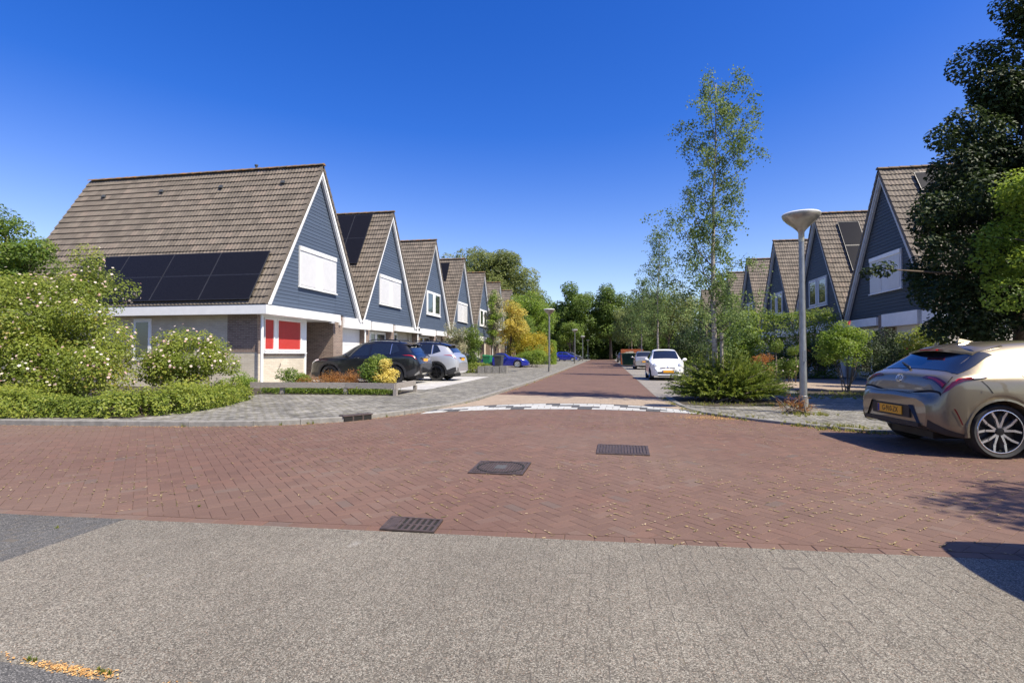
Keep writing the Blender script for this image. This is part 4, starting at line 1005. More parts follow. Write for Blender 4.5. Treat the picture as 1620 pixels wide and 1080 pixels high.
# ---- bronze hatchback, seen from behind at the right edge
L = 4.37
hatch = dict(L=L, roh=.72, wb=2.64, rw=.325, tw=.765, agap=.05,
  zr=[(0, .70), (.022, .742), (.075, .752), (.088, .80), (.115, .90), (.165, .985), (.27, 1.045), (.50, 1.21), (.74, 1.365), (1.2, 1.42), (1.75, 1.435), (2.2, 1.385), (2.65, 1.21), (3.05, 1.005), (3.5, .93), (4.0, .82), (4.25, .70), (4.33, .60), (L, .48)],
  zbelt=[(0, .63), (.07, .72), (.12, .83), (.2, .93), (.35, .975), (.9, .975), (1.6, .93), (2.6, .90), (3.1, .88), (3.6, .86), (4.0, .77), (4.25, .65), (L, .44)],
  ze=[(0, .68), (.022, .735), (.075, .746), (.088, .785), (.115, .88), (.17, .965), (.27, 1.02), (.5, 1.165), (.74, 1.30), (1.2, 1.35), (1.75, 1.365), (2.2, 1.32), (2.65, 1.15), (3.05, .975), (3.5, .905), (4.0, .80), (4.25, .68), (L, .46)],
  w=[(0, .68), (.03, .745), (.08, .80), (.18, .85), (.35, .880), (.8, .897), (2, .885), (3.3, .89), (3.8, .87), (4.1, .80), (4.27, .68), (L, .52)],
  wr=[(0, .50), (.10, .60), (.2, .66), (.4, .64), (.74, .575), (1.3, .575), (2.1, .575), (2.6, .62), (3.05, .68), (3.6, .66), (4.1, .55), (L, .40)],
  zb=[(0, .36), (.12, .28), (.4, .24), (.9, .22), (3.4, .20), (4.1, .21), (L, .26)],
  glass=[('rear_door_window', [(1.02, 7.18), (1.83, 7.10), (1.83, 7.86), (1.30, 7.84)]), ('front_door_window', [(1.90, 7.10), (2.92, 7.10), (2.35, 7.86), (1.90, 7.86)])],
  top=[('rear_window', [(.285, 7.60), (.285, 12.40), (.66, 12.05), (.66, 7.95)]), ('windscreen', [(2.28, 8.08), (2.28, 11.92), (2.98, 11.9), (2.98, 8.1)])],
  trim=[('window_trim', [(.98, 7.02), (2.98, 7.02), (2.98, 7.09), (.98, 7.12)], 'chrome', 30, 1, .008), ('window_trim', [(1.00, 7.14), (1.04, 7.16), (1.33, 7.92), (1.28, 7.90)], 'chrome', 2, 8, .008),
        ('window_trim', [(1.28, 7.88), (2.32, 7.90), (2.32, 7.96), (1.28, 7.94)], 'chrome', 20, 1, .008), ('pillar', [(1.83, 7.10), (1.90, 7.10), (1.90, 7.88), (1.83, 7.88)], 'piano', 1, 8, .006),
        ('door_seam', [(1.03, 7.05), (1.045, 7.05), (1.285, 4.3), (1.27, 4.3)], 'hole', 1, 24, .002), ('door_seam', [(1.87, 7.05), (1.885, 7.05), (1.87, 3.6), (1.855, 3.6)], 'hole', 1, 24, .002), ('door_seam', [(2.95, 7.05), (2.965, 7.05), (2.93, 4.6), (2.915, 4.6)], 'hole', 1, 24, .002),
        ('tail_lamp', [(.10, 6.60), (.16, 6.15), (.56, 6.86), (.62, 7.06)], 'darkredlamp', 12, 5, .010), ('tail_lamp', [(.11, 6.75), (.14, 6.62), (.40, 6.80), (.42, 6.92)], 'redlamp', 10, 2, .014), ('tailgate_lamp', [(.118, 6.95), (.162, 6.95), (.160, 8.75), (.140, 8.95)], 'darkredlamp', 4, 14, .010), ('tailgate_lamp', [(.128, 7.0), (.148, 7.0), (.150, 8.5), (.143, 8.6)], 'redlamp', 3, 12, .014), ('tail_lamp', [(.42, 6.72), (.42, 6.66), (.54, 6.84), (.54, 6.90)], 'clearlamp', 6, 2, .014),
        ('side_window_corner', [(.29, 7.62), (.31, 7.40), (.80, 7.72), (.66, 7.98)], 'carglass', 12, 6, .005),
        ('bumper_crease', [(.05, 6.2), (.05, 6.32), (.50, 5.6), (.50, 5.5)], 'gold', 8, 1, .004)],
  mirror=[2.75])
def hatch_extra(c, rt):
    arch(c, rt, 'gold', .02)
    for sd in (1, -1): handle(c, rt, 1.62)
    # roof spoiler
    mb = MB(); n = 12; V = []
    for k in range(n+1):
        t = -1+2*k/n; y = t*.60; dr = .10*t*t
        V += [(.50+dr-c.L/2, y, 1.318-.06*t*t), (.98-c.L/2, y*.96, 1.415-.065*t*t), (.50+dr-c.L/2, y, 1.285-.055*t*t), (.80-c.L/2, y*.97, 1.345-.06*t*t)]
    F = []
    for k in range(n):
        a = 4*k; b = a+4; F += [(a, b, b+1, a+1), (a, a+2, b+2, b), (a+2, a+3, b+3, b+2)]
    F += [(0, 1, 3, 2), (4*n, 4*n+2, 4*n+3, 4*n+1)]
    mb.add(V, F); sp = mb.build('roof_spoiler', M['gold'], rt, True, 35, True)
    mb = MB(); mb.box((.47-c.L/2, -.16, 1.292), (.51-c.L/2, .16, 1.312)); mb.build('brake_light', M['redlamp'], sp, False, None, True)
    mb = MB(); mb.add([(.84-c.L/2, -.025, 1.40), (1.04-c.L/2, -.02, 1.415), (1.04-c.L/2, .02, 1.415), (.84-c.L/2, .025, 1.40), (.87-c.L/2, 0, 1.452), (.90-c.L/2, 0, 1.452)], [(0, 4, 3), (0, 1, 5, 4), (3, 4, 5, 2), (1, 2, 5)]); mb.build('shark_fin_antenna', M['gold'], rt, False, None, True)
    # lower bumper: black diffuser, plate recess
    cpart(c, rt, 'diffuser', 'blackplastic', [(.012, 3.0), (.012, 3.9), (.34, 3.5), (.34, 3.0)], 8, 5, .008)
    mb = MB(); mb.box((-.02-c.L/2, -.40, .43), (.05-c.L/2, .40, .585)); mb.build('plate_recess', M['blackplastic'], rt, False, None, True)
    mb = MB(); mb.box((-.03-c.L/2, -.58, .335), (.10-c.L/2, .58, .385)); mb.build('lower_lip', M['blackplastic'], rt, False, None, True)
    for sd in (1, -1): mb = MB(); mb.add([(-.035-c.L/2, sd*.40, .60), (.06-c.L/2, sd*.50, .60), (.10-c.L/2, sd*.70, .36), (-.02-c.L/2, sd*.56, .36)], [(0, 1, 2, 3)]); mb.build('bumper_insert', M['blackplastic'], rt, False, None, True)
    plate(rt, (-.028-c.L/2, 0, .51), -1, 'G-910-ZX', 0)
    # emblem: two ovals in a ring
    z = .93; x = .125-c.L/2-.014
    for (a, b, dz) in ((.075, .052, 0), (.028, .050, 0), (.045, .018, .022)):
        mb = MB(); V = []; n = 24
        for k in range(n):
            an = 2*math.pi*k/n
            for q in (1, .80): V.append((x+.018*(dz+b*math.sin(an))/.06-.004, a*q*math.cos(an), z+dz+b*q*math.sin(an)))
        F = [(2*k, (2*k+2) % (2*n), (2*k+3) % (2*n), 2*k+1) for k in range(n)]; mb.add(V, F); mb.build('emblem', M['chrome'], rt, False, None, True)
    mb = MB(); mb.tube([(.24-c.L/2, .0, 1.045), (.27-c.L/2, .05, 1.075), (.36-c.L/2, .34, 1.125)], .013, 6); mb.build('rear_wiper', M['blackplastic'], rt, True, None, True)
    for sd in (1, -1):
        cpart(c, rt, 'reflector', 'darkredlamp', [(.20, 4.9), (.215, 4.9), (.30, 4.25), (.285, 4.25)], 2, 8, .006); break
    cpart(c, rt, 'tailgate_seam', 'hole', [(.24, 7.35), (.25, 7.3), (.175, 6.9), (.165, 6.95)], 2, 8, .003)
    cpart(c, rt, 'tailgate_seam', 'hole', [(.095, 6.55), (.105, 6.55), (.075, 9.99), (.07, 9.99)], 2, 24, .003)
    cpart(c, rt, 'bumper_seam', 'hole', [(.50, 6.55), (.51, 6.55), (.62, 5.3), (.61, 5.3)], 2, 10, .003)
corH = R(5)
car('bronze hatchback parked at the right kerb, cut by the picture edge', hatch, 'gold', (5.97, 8.24, 0), corH, None, 'alloy', hatch_extra)
# ---- the two big estate cars on the drive
L2 = 4.6
suv = dict(L=L2, roh=.96, wb=2.69, rw=.36, tw=.80, agap=.06,
  zr=[(0, .80), (.04, .92), (.09, 1.05), (.16, 1.14), (.24, 1.20), (.42, 1.42), (.62, 1.59), (1.0, 1.655), (1.7, 1.685), (2.3, 1.63), (2.7, 1.47), (3.25, 1.14), (3.6, 1.08), (4.2, 1.00), (4.45, .88), (4.55, .72), (L2, .55)],
  zbelt=[(0, .74), (.09, .98), (.16, 1.06), (.3, 1.13), (.9, 1.13), (1.6, 1.09), (3.1, 1.04), (3.5, 1.02), (4.2, .94), (4.45, .82), (L2, .50)],
  ze=[(0, .78), (.09, 1.02), (.16, 1.11), (.24, 1.165), (.42, 1.35), (.62, 1.50), (1.0, 1.565), (1.7, 1.595), (2.3, 1.555), (2.7, 1.40), (3.25, 1.10), (3.6, 1.045), (4.2, .97), (4.45, .85), (L2, .52)],
  w=[(0, .74), (.05, .82), (.15, .885), (.4, .92), (1, .928), (3.7, .925), (4.2, .90), (4.45, .80), (L2, .62)],
  wr=[(0, .60), (.15, .72), (.3, .70), (.62, .64), (1.2, .64), (2.3, .64), (2.8, .70), (3.3, .76), (4.0, .72), (L2, .45)],
  zb=[(0, .42), (.15, .33), (.5, .26), (3.8, .24), (L2, .30)],
  glass=[('quarter_window', [(.78, 7.35), (1.13, 7.10), (1.13, 7.88), (.98, 7.86)]), ('rear_door_window', [(1.19, 7.10), (1.95, 7.08), (1.95, 7.88), (1.19, 7.88)]), ('front_door_window', [(2.03, 7.08), (3.08, 7.08), (2.45, 7.88), (2.03, 7.88)])],
  top=[('rear_window', [(.26, 8.10), (.26, 11.9), (.58, 11.9), (.58, 8.10)]), ('windscreen', [(2.42, 8.08), (2.42, 11.92), (3.2, 11.9), (3.2, 8.1)])],
  trim=[('window_pillar', [(1.13, 7.10), (1.16, 7.10), (1.16, 7.88), (1.13, 7.88)], 'chrome', 1, 8, .007), ('window_pillar', [(1.95, 7.08), (2.03, 7.08), (2.03, 7.88), (1.95, 7.88)], 'piano', 1, 8, .006),
        ('tail_lamp', [(.07, 6.75), (.13, 6.30), (.55, 6.72), (.64, 6.86)], 'redlamp', 10, 4, .010), ('sill_cladding', [(1.35, 3.05), (3.25, 3.05), (3.25, 4.35), (1.35, 4.35)], 'blackplastic', 16, 4, .010),
        ('rear_cladding', [(.02, 3.05), (.02, 4.7), (.56, 4.3), (.56, 3.05)], 'blackplastic', 10, 5, .010), ('front_cladding', [(4.08, 3.05), (4.08, 4.3), (4.58, 4.3), (4.58, 3.05)], 'blackplastic', 8, 4, .010),
        ('skid_plate', [(.012, 3.1), (.012, 4.1), (.16, 3.6), (.16, 3.05)], 'galv', 6, 4, .016), ('door_seam', [(1.97, 7.02), (1.985, 7.02), (1.97, 4.4), (1.955, 4.4)], 'hole', 1, 20, .002), ('head_lamp', [(4.1, 6.5), (4.45, 6.2), (4.43, 6.8), (4.15, 7.1)], 'clearlamp', 6, 3, .008)],
  mirror=[2.95], mirmat='piano')
def suv_extra(roofmat):
    def f(c, rt):
        arch(c, rt, 'blackplastic', .075); handle(c, rt, 1.45, 'piano'); handle(c, rt, 2.5, 'piano')
        if roofmat: cpart(c, rt, 'black_roof', roofmat, [(.60, 8.02), (.60, 11.98), (2.40, 11.98), (2.40, 8.02)], 16, 14, .004, False); cpart(c, rt, 'roof_side', roofmat, [(.52, 7.90), (2.42, 7.90), (2.40, 8.1), (.60, 8.1)], 16, 2, .0045)
        mb = MB(); V = []; n = 10
        for k in range(n+1):
            t = -1+2*k/n; y = t*.66; V += [(.34+.06*t*t-c.L/2, y, 1.565-.06*t*t), (.85-c.L/2, y*.95, 1.64-.07*t*t), (.36+.06*t*t-c.L/2, y, 1.53-.05*t*t), (.62-c.L/2, y*.96, 1.57-.06*t*t)]
        F = []
        for k in range(n): a = 4*k; b = a+4; F += [(a, b, b+1, a+1), (a, a+2, b+2, b), (a+2, a+3, b+3, b+2)]
        F += [(0, 1, 3, 2), (4*n, 4*n+2, 4*n+3, 4*n+1)]
        mb.add(V, F); mb.build('roof_spoiler', M['piano'], rt, True, 35, True)
        for sd in (1, -1):
            mb = MB(); mb.tube([(.85-c.L/2, sd*.58, 1.62), (1.0-c.L/2, sd*.58, 1.70), (2.0-c.L/2, sd*.57, 1.715), (2.2-c.L/2, sd*.57, 1.64)], .018, 6); mb.build('roof_rail', M['piano'], rt, True, None, True)
        plate(rt, (.030-c.L/2, 0, .92), -1, None, R(0))
        mb = MB(); mb.box((.028-c.L/2, -.42, .975), (.06-c.L/2, .42, 1.01)); mb.build('tailgate_trim', M['piano'], rt, False, None, True)
    return f
car('black estate car on the pale drive, nose to the nearest left house', suv, 'black', (-9.4, 20.13, ZL+.01), R(180), 'large cars on the drive', 'black', suv_extra(None))
car('silver estate car with black roof, parked beyond the black one', suv, 'silver', (-8.55, 22.58, ZL+.01), R(180), 'large cars on the drive', 'black', suv_extra('piano'))
# ---- small white car facing the camera
L3 = 3.55
mini = dict(L=L3, roh=.56, wb=2.30, rw=.29, tw=.70, agap=.045,
  zr=[(0, .62), (.05, .80), (.12, .98), (.25, 1.12), (.5, 1.34), (.8, 1.43), (1.3, 1.485), (1.7, 1.47), (2.0, 1.40), (2.3, 1.22), (2.62, 1.0), (2.9, .94), (3.2, .86), (3.38, .74), (3.48, .60), (L3, .46)],
  zbelt=[(0, .56), (.1, .86), (.3, .96), (1, .95), (2.4, .92), (2.8, .88), (3.2, .80), (3.4, .68), (L3, .42)],
  ze=[(0, .60), (.12, .94), (.25, 1.07), (.5, 1.27), (.8, 1.36), (1.3, 1.41), (1.7, 1.40), (2.0, 1.34), (2.3, 1.17), (2.62, .97), (2.9, .915), (3.2, .835), (3.38, .72), (L3, .44)],
  w=[(0, .58), (.08, .70), (.25, .775), (.6, .81), (2.6, .81), (3.0, .785), (3.3, .70), (3.45, .60), (L3, .48)],
  wr=[(0, .45), (.2, .58), (.6, .55), (1.3, .54), (2.0, .54), (2.4, .60), (2.65, .63), (3.1, .56), (3.4, .42), (L3, .32)],
  zb=[(0, .32), (.3, .24), (3.0, .20), (L3, .24)],
  glass=[('quarter_window', [(.55, 7.2), (1.2, 7.1), (1.2, 7.86), (.75, 7.84)]), ('door_window', [(1.28, 7.1), (2.45, 7.1), (2.05, 7.86), (1.28, 7.86)])],
  top=[('rear_window', [(.26, 8.1), (.26, 11.9), (.62, 11.9), (.62, 8.1)]), ('windscreen', [(2.0, 8.15), (2.0, 11.85), (2.58, 11.85), (2.58, 8.15)])],
  trim=[('tail_lamp', [(.10, 6.3), (.16, 5.9), (.30, 6.6), (.22, 6.9)], 'redlamp', 6, 4, .010)],
  mirror=[2.42])
def mini_front(c, rt):
    for sd in (1, -1):
        for (y, z, r, m_, ring) in ((.555, .70, .105, 'clearlamp', True), (.545, .515, .055, 'clearlamp', True)):
            # lamp disc sits on the nose, facing forward
            x = None
            for k in range(400):
                d = c.L-.001-k*.002
                s_ = c.section(d)
                if c.f_w(d) > abs(y)+.01 and c.f_zr(d) > z+.02: x = d-c.L/2; break
            x = x or (c.L/2-.2)
            mb = MB(); n = 20; V = [(x+.045, sd*y, z)]
            for q, dx in ((.6, .04), (.9, .02), (1, -.06)):
                for k in range(n): a = 2*math.pi*k/n; V.append((x+dx-.12*max(0, q*math.cos(a)*r)*.6-.15*q*math.sin(a)*r, sd*(y+q*r*math.cos(a)), z+q*r*math.sin(a)))
            F = [(0, 1+k, 1+(k+1) % n) for k in range(n)]+[(1+i*n+k, 1+(i+1)*n+k, 1+(i+1)*n+(k+1) % n, 1+i*n+(k+1) % n) for i in range(2) for k in range(n)]
            mb.add(V, F); mb.build('head_lamp' if r > .08 else 'fog_lamp', M[m_], rt, True, None, True)
    mb = MB(); mb.box((c.L/2-.06, -.46, .33), (c.L/2+.012, .46, .40)); mb.build('grille', M['blackplastic'], rt, False, None, True)
    mb = MB(); mb.box((c.L/2-.07, -.34, .595), (c.L/2-.028, -.09, .612)); mb.box((c.L/2-.07, .09, .595), (c.L/2-.028, .34, .612)); mb.build('chrome_whisker', M['chrome'], rt, False, None, True)
    mb = MB(); mb.lathe([(0, .012), (.05, .008), (.06, 0)], (0, 0, 0), 18, 'y'); e = mb.build('emblem', M['chrome'], rt, True, None, True); e.rotation_euler = (0, 0, -math.pi/2); e.location = (c.L/2-.045, 0, .60)
    plate(rt, (c.L/2+.022, 0, .425), 1, None)
    handle(c, rt, 1.5)
car('small white rounded car facing the camera in the right parking bay', mini, 'whitepaint', (2.72, 27.2, .009), R(-90), None, 'silver', mini_front)
def mini_rear(c, rt): plate(rt, (-c.L/2-.01, 0, .62), -1, None); handle(c, rt, 1.5)
small = dict(mini); small['zr'] = [(0, .72), (.03, .95), (.08, 1.02), (.14, 1.08), (.35, 1.36), (.7, 1.45), (1.2, 1.465), (1.7, 1.45), (2.0, 1.38), (2.4, 1.16), (2.75, .97), (3.2, .86), (3.4, .72), (L3, .5)]
small['ze'] = [(0, .70), (.08, .99), (.14, 1.04), (.35, 1.30), (.7, 1.38), (1.2, 1.40), (1.7, 1.38), (2.0, 1.31), (2.4, 1.11), (2.75, .94), (3.2, .83), (3.4, .70), (L3, .48)]
small['zbelt'] = [(0, .66), (.08, .93), (.3, .98), (1, .96), (2.6, .90), (3.2, .8), (3.4, .68), (L3, .45)]
small['w'] = [(0, .70), (.05, .76), (.2, .80), (2.8, .81), (3.2, .76), (3.45, .62), (L3, .5)]
small['wr'] = [(0, .60), (.14, .64), (.35, .60), (1, .58), (2.0, .56), (2.7, .62), (3.2, .52), (L3, .35)]
small['top'] = [('rear_window', [(.10, 8.05), (.10, 11.95), (.36, 11.9), (.36, 8.1)]), ('windscreen', [(2.05, 8.1), (2.05, 11.9), (2.68, 11.9), (2.68, 8.1)])]
small['trim'] = [('tail_lamp', [(.03, 6.8), (.05, 6.2), (.22, 6.7), (.24, 7.3)], 'redlamp', 6, 4, .010)]
car('small silver hatchback seen from behind, parked past the white car', small, 'silver2', (2.85, 44.6, .009), R(90), None, 'silver', mini_rear)
car('dark red hatchback farther up the right parking bay', small, 'redpaint', (2.35, 66.5, .009), R(90), None, 'silver', mini_rear)
car('dark grey hatchback, last one visible in the right parking bay', small, 'greypaint', (2.1, 79, .009), R(90), None, 'silver', mini_rear)
# ---- low blue open two-seater and blue saloon on the left
L4 = 4.05
road4 = dict(L=L4, roh=.72, wb=2.45, rw=.31, tw=.70, agap=.045,
  zr=[(0, .60), (.06, .78), (.2, .86), (.7, .93), (1.0, 1.06), (1.35, 1.22), (1.75, 1.265), (2.1, 1.20), (2.5, .96), (2.9, .90), (3.5, .80), (3.85, .66), (3.98, .54), (L4, .42)],
  zbelt=[(0, .54), (.2, .78), (.7, .85), (2.5, .84), (3.2, .78), (3.6, .70), (3.9, .55), (L4, .38)],
  ze=[(0, .58), (.2, .83), (.7, .89), (1.0, 1.0), (1.35, 1.15), (1.75, 1.20), (2.1, 1.13), (2.5, .92), (2.9, .87), (3.5, .76), (3.85, .62), (L4, .40)],
  w=[(0, .55), (.1, .70), (.3, .80), (.8, .845), (2.0, .82), (3.2, .845), (3.6, .79), (3.9, .62), (L4, .45)],
  wr=[(0, .45), (.3, .65), (.8, .62), (1.2, .55), (2.1, .55), (2.5, .62), (3.2, .66), (3.8, .48), (L4, .32)],
  zb=[(0, .28), (.4, .2), (3.4, .17), (L4, .22)],
  glass=[('door_window', [(1.25, 7.1), (2.4, 7.1), (2.05, 7.85), (1.35, 7.85)])], top=[('windscreen', [(2.1, 8.1), (2.1, 11.9), (2.46, 11.9), (2.46, 8.1)]), ('soft_top', [(1.0, 8.0), (1.0, 12), (2.05, 12), (2.05, 8)], 'blackplastic')],
  trim=[('soft_top_side', [(.95, 7.1), (1.25, 7.05), (1.35, 8), (1.05, 8)], 'blackplastic', 6, 6, .006), ('head_lamp', [(3.45, 6.9), (3.75, 6.4), (3.72, 7.3), (3.5, 7.7)], 'clearlamp', 6, 4, .010)], mirror=[2.35])
car('low blue two-seater with silver wheels behind the wheelie bins', road4, 'blue', (-8.55, 44.2, ZL+.012), R(0), None, 'silver', lambda c, rt: None)
car('dark blue car half hidden behind the columnar conifer', small, 'darkblue', (-11.9, 42.2, ZL+.012), R(0), None, 'silver', None)
sal = dict(small)
car('blue hatchback parked nose to the street, far left by the lamp posts', sal, 'blue', (-6.55, 84, ZL+.01), R(0), None, 'silver', None)
car('grey car parked just behind the far blue hatchback', sal, 'greypaint', (-5.9, 88, ZL+.01), R(0), None, 'silver', None)
# a car just outside the frame on the right, whose shadow falls into the picture
car('grey estate car just outside the right edge, casting the shadow at lower right', suv, 'greypaint', (5.05, 2.87, 0), R(2), None, 'black', suv_extra(None))

# ---------------------------------------------------------------- street furniture
def lamp(label, x, y, z, k=1.0):
    rt = root('street_lamp', label, 'street lamp', (x, y, z), 'street lamps')
    mb = MB(); mb.tube([(0, 0, 0), (0, 0, .35), (0, 0, .36), (0, 0, 3.65)], [.086, .084, .072, .052], 16); mb.build('pole', M['galv'], rt, True, 40, True)
    mb = MB(); mb.tube([(0, 0, .0), (0, 0, .30)], .0885, 16); mb.build('base_sleeve', M['kerb'], rt, True, 40, True)
    mb = MB(); mb.lathe([(.056, 3.50), (.058, 3.70), (.085, 3.745), (.165, 3.825), (.265, 3.91), (.335, 3.985), (.362, 4.04), (.358, 4.068)], (0, 0, 0), 32); bw = mb.build('bowl', M['bowl'], rt, True, 50, True)
    mb = MB(); mb.lathe([(.361, 4.058), (.364, 4.074), (.345, 4.092), (.22, 4.114), (.0, 4.125)], (0, 0, 0), 32); mb.build('cover', M['bowltop'], bw, True, 40, True)
    mb = MB(); mb.box((-.035, -.0925, 1.05), (.035, -.07, 1.28)); mb.build('service_hatch', M['galv'], rt, False, None, True)
lamp('tall grey lamp post on the right pavement, nearest of all', 3.92, 11.75, ZR)
lamp('lamp post on the left pavement, nearest one left of the street', -3.78, 34.6, ZL)
lamp('second lamp post on the left, in front of the blue hatchback', -3.95, 64.5, ZL)
lamp('third lamp post on the left, beside the dark trees', -4.15, 89, ZL)
lamp('farthest lamp post on the left, against the dark trees', -4.2, 113, ZL)
# low wooden rail
rt = root('low_fence', 'low weathered wooden rail on short posts beside the pavement', 'fence', (-7.8, 14.1, ZL))
fp = [(-10.3, 13.95), (-9.35, 14.05), (-7.42, 14.17), (-5.85, 14.02), (-5.92, 15.75)]
for a, b in ((fp[0], fp[2]), (fp[2], fp[3]), (fp[3], fp[4])):
    a_, b_ = np.array(a), np.array(b); d = (b_-a_)/np.linalg.norm(b_-a_); n = np.array([-d[1], d[0]])*.035; g = d*.004
    mb = MB(); mb.prism([a_+g-n, b_-g-n, b_-g+n, a_+g+n], ZL+.19, ZL+.345); mb.build('rail', M['wood'], rt)
for p in fp[1:]:
    mb = MB(); mb.box((p[0]-.05, p[1]-.05+.02, ZL-.02), (p[0]+.05, p[1]+.05+.02, ZL+.188)); mb.build('post', M['wood'], rt)
# wheelie bins
M['binG'] = plain('green_plastic', (.012, .19, .075), .45); M['binK'] = plain('grey_plastic', (.05, .055, .06), .45)
def bin_(label, x, y, mat, rz):
    rt = root('wheelie_bin', label, 'bin', (x, y, ZL+.012), 'wheelie bins', rz)
    mb = MB(); a, b = .22, .29; mb.add([(-a, -a, .03), (a, -a, .03), (a, a, .03), (-a, a, .03), (-b, -b-.03, .98), (b, -b-.03, .98), (b, b, .98), (-b, b, .98)], [(3, 2, 1, 0), (0, 1, 5, 4), (1, 2, 6, 5), (2, 3, 7, 6), (3, 0, 4, 7), (4, 5, 6, 7)]); mb.build('tub', mat, rt, False, None, True)
    mb = MB(); mb.add([(-b-.02, -b-.06, .985), (b+.02, -b-.06, .985), (b+.02, b+.02, .985), (-b-.02, b+.02, .985), (-b, -b-.02, 1.03), (b, -b-.02, 1.03), (b, b, 1.09), (-b, b, 1.09)], [(3, 2, 1, 0), (0, 1, 5, 4), (1, 2, 6, 5), (2, 3, 7, 6), (3, 0, 4, 7), (4, 5, 6, 7)]); mb.build('lid', mat, rt, False, None, True)
    for s in (-1, 1): mb = MB(); mb.lathe([(0, -.02), (.1, -.02), (.1, .02), (0, .02)], (0, 0, 0), 16, 'y'); w_ = mb.build('wheel', M['rubber'], rt, False, None, True); w_.rotation_euler = (0, 0, math.pi/2); w_.location = (s*.24, .27, .10)
    mb = MB(); mb.tube([(-.2, b+.05, .95), (.2, b+.05, .95)], .018, 8); mb.build('handle', mat, rt, False, None, True)
bin_('green wheelie bin beside the dark blue car', -9.3, 40.6, M['binG'], R(80)); bin_('dark grey wheelie bin in front of the low blue two-seater', -8.35, 40.4, M['binK'], R(80))
# grey stone edging of the planting strip
rt = root('planter', 'low grey stone planter at the end of the clipped hedge strip', 'planter', (-6.9, 31.4, ZL))
for i, x in enumerate((-7.75, -7.3, -6.85, -6.4)): MB().box((x, 31.2, ZL), (x+.42, 31.5, ZL+.42+.03*(i % 2))).build('stone', M['kerb'], rt)
# skip with rubble in the parking bay
M['skipG'] = plain('green_steel', (.012, .055, .03), .5, var=.3); M['skipO'] = plain('orange_steel', (.36, .10, .035), .55, var=.3)
rt = root('waste_skip', 'green waste skip standing beyond the silver hatchback', 'skip', (2.4, 57, .009))
mb = MB(); mb.add([(-.9, -1.6, .1), (.9, -1.6, .1), (.9, 1.6, .1), (-.9, 1.6, .1), (-1, -1.9, 1.25), (1, -1.9, 1.25), (1, 1.9, 1.25), (-1, 1.9, 1.25)], [(0, 1, 5, 4), (1, 2, 6, 5), (2, 3, 7, 6), (3, 0, 4, 7), (3, 2, 1, 0)]); mb.build('shell', M['skipG'], rt, False, None, True)
mb = MB(); mb.tube([(-1, -1.9, 1.26), (1, -1.9, 1.26), (1, 1.9, 1.26), (-1, 1.9, 1.26), (-1, -1.9, 1.26)], .05, 6); mb.build('rim', M['skipG'], rt, False, None, True)
mb = MB(); [mb.box((a, -1.75+b, .9), (a+.45, -1.2+b, 1.15+h_)) for a, b, h_ in ((-.85, .1, .2), (-.3, .3, .35), (.25, 0, .15), (-.6, 1.2, .3), (.2, 1.5, .2))]; mb.build('rubble', M['brick_pale'], rt, False, None, True)
rt = root('orange_container', 'orange steel container behind the green skip', 'container', (2.6, 61.3, .009))
mb = MB(); mb.box((-1.15, -1.5, .05), (1.15, 1.5, 1.75)); mb.build('shell', M['skipO'], rt, False, None, True)
mb = MB(); [mb.box((-1.2, -1.52+i*.5, .1), (1.2, -1.42+i*.5, 1.7)) for i in range(7)]; mb.build('ribs', M['skipO'], rt, False, None, True)

# ---------------------------------------------------------------- vegetation
def spot(px, zc):
    """ground point of a plant seen at picture column px, zc metres in front of the viewpoint"""
    xc = (px-810)/840*zc; return (xc*math.cos(YAW)-zc*math.sin(YAW), xc*math.sin(YAW)+zc*math.cos(YAW))
SUNV = np.array(sdir)
def unit(n): return n/(np.linalg.norm(n, axis=-1, keepdims=True)+1e-9)
def rdir(n): return unit(rng.normal(size=(n, 3)))
def leafmesh(name, C, N, size, tint, aspect=.62, axis=None, fold=.12):
    n = len(C); N = unit(N)
    a = unit(np.cross(N, rdir(n))) if axis is None else unit(axis)
    b = unit(np.cross(N, a)); s = np.asarray(size).reshape(-1, 1)*np.ones((n, 1))
    V = np.stack([C-a*s*.5, C+b*s*aspect*.5+N*s*fold, C+a*s*.5, C-b*s*aspect*.5+N*s*fold], 1).reshape(-1, 3)
    return npmesh(name, V, np.arange(4*n).reshape(-1, 4), np.repeat(tint, 4))
def put(name, me, mat, parent):
    o = ORG[parent.name]; me.transform(Matrix.Translation(-o)); return link(name, me, mat, parent)
def crown_points(clumps, n, spread=1.0, shell=.55, up=.35):
    """clumps array (k,4) centre+radius -> leaf centres, normals, tints"""
    K = np.array(clumps); wgt = K[:, 3]**2; idx = rng.choice(len(K), n, p=wgt/wgt.sum()); d = rdir(n)
    rad = (shell+(1.08-shell)*rng.rand(n)**.7)*spread
    C = K[idx, :3]+d*(K[idx, 3]*rad)[:, None]*np.array([1, 1, .8])
    N = d*.7+rng.normal(0, .5, (n, 3))+np.array([0, 0, up])+SUNV*.55; ct = rng.rand(len(K))
    return C, N, np.clip(.45*ct[idx]+.55*rng.rand(n), 0, 1)
def blob(c, r, k, cr, low=-.6, jit=.25, skin=.62):
    """clump centres through an ellipsoid"""
    out = []
    while len(out) < k:
        d = rdir(1)[0]
        if d[2] < low: continue
        q = skin+(1-skin)*rng.rand() if rng.rand() < .75 else rng.rand()*skin
        p = np.array(c)+d*np.array(r)*q*(1-.5*cr/max(r)); p += rng.normal(0, jit*cr, 3); out.append((*p, cr*rng.uniform(.65, 1.35)))
    return out
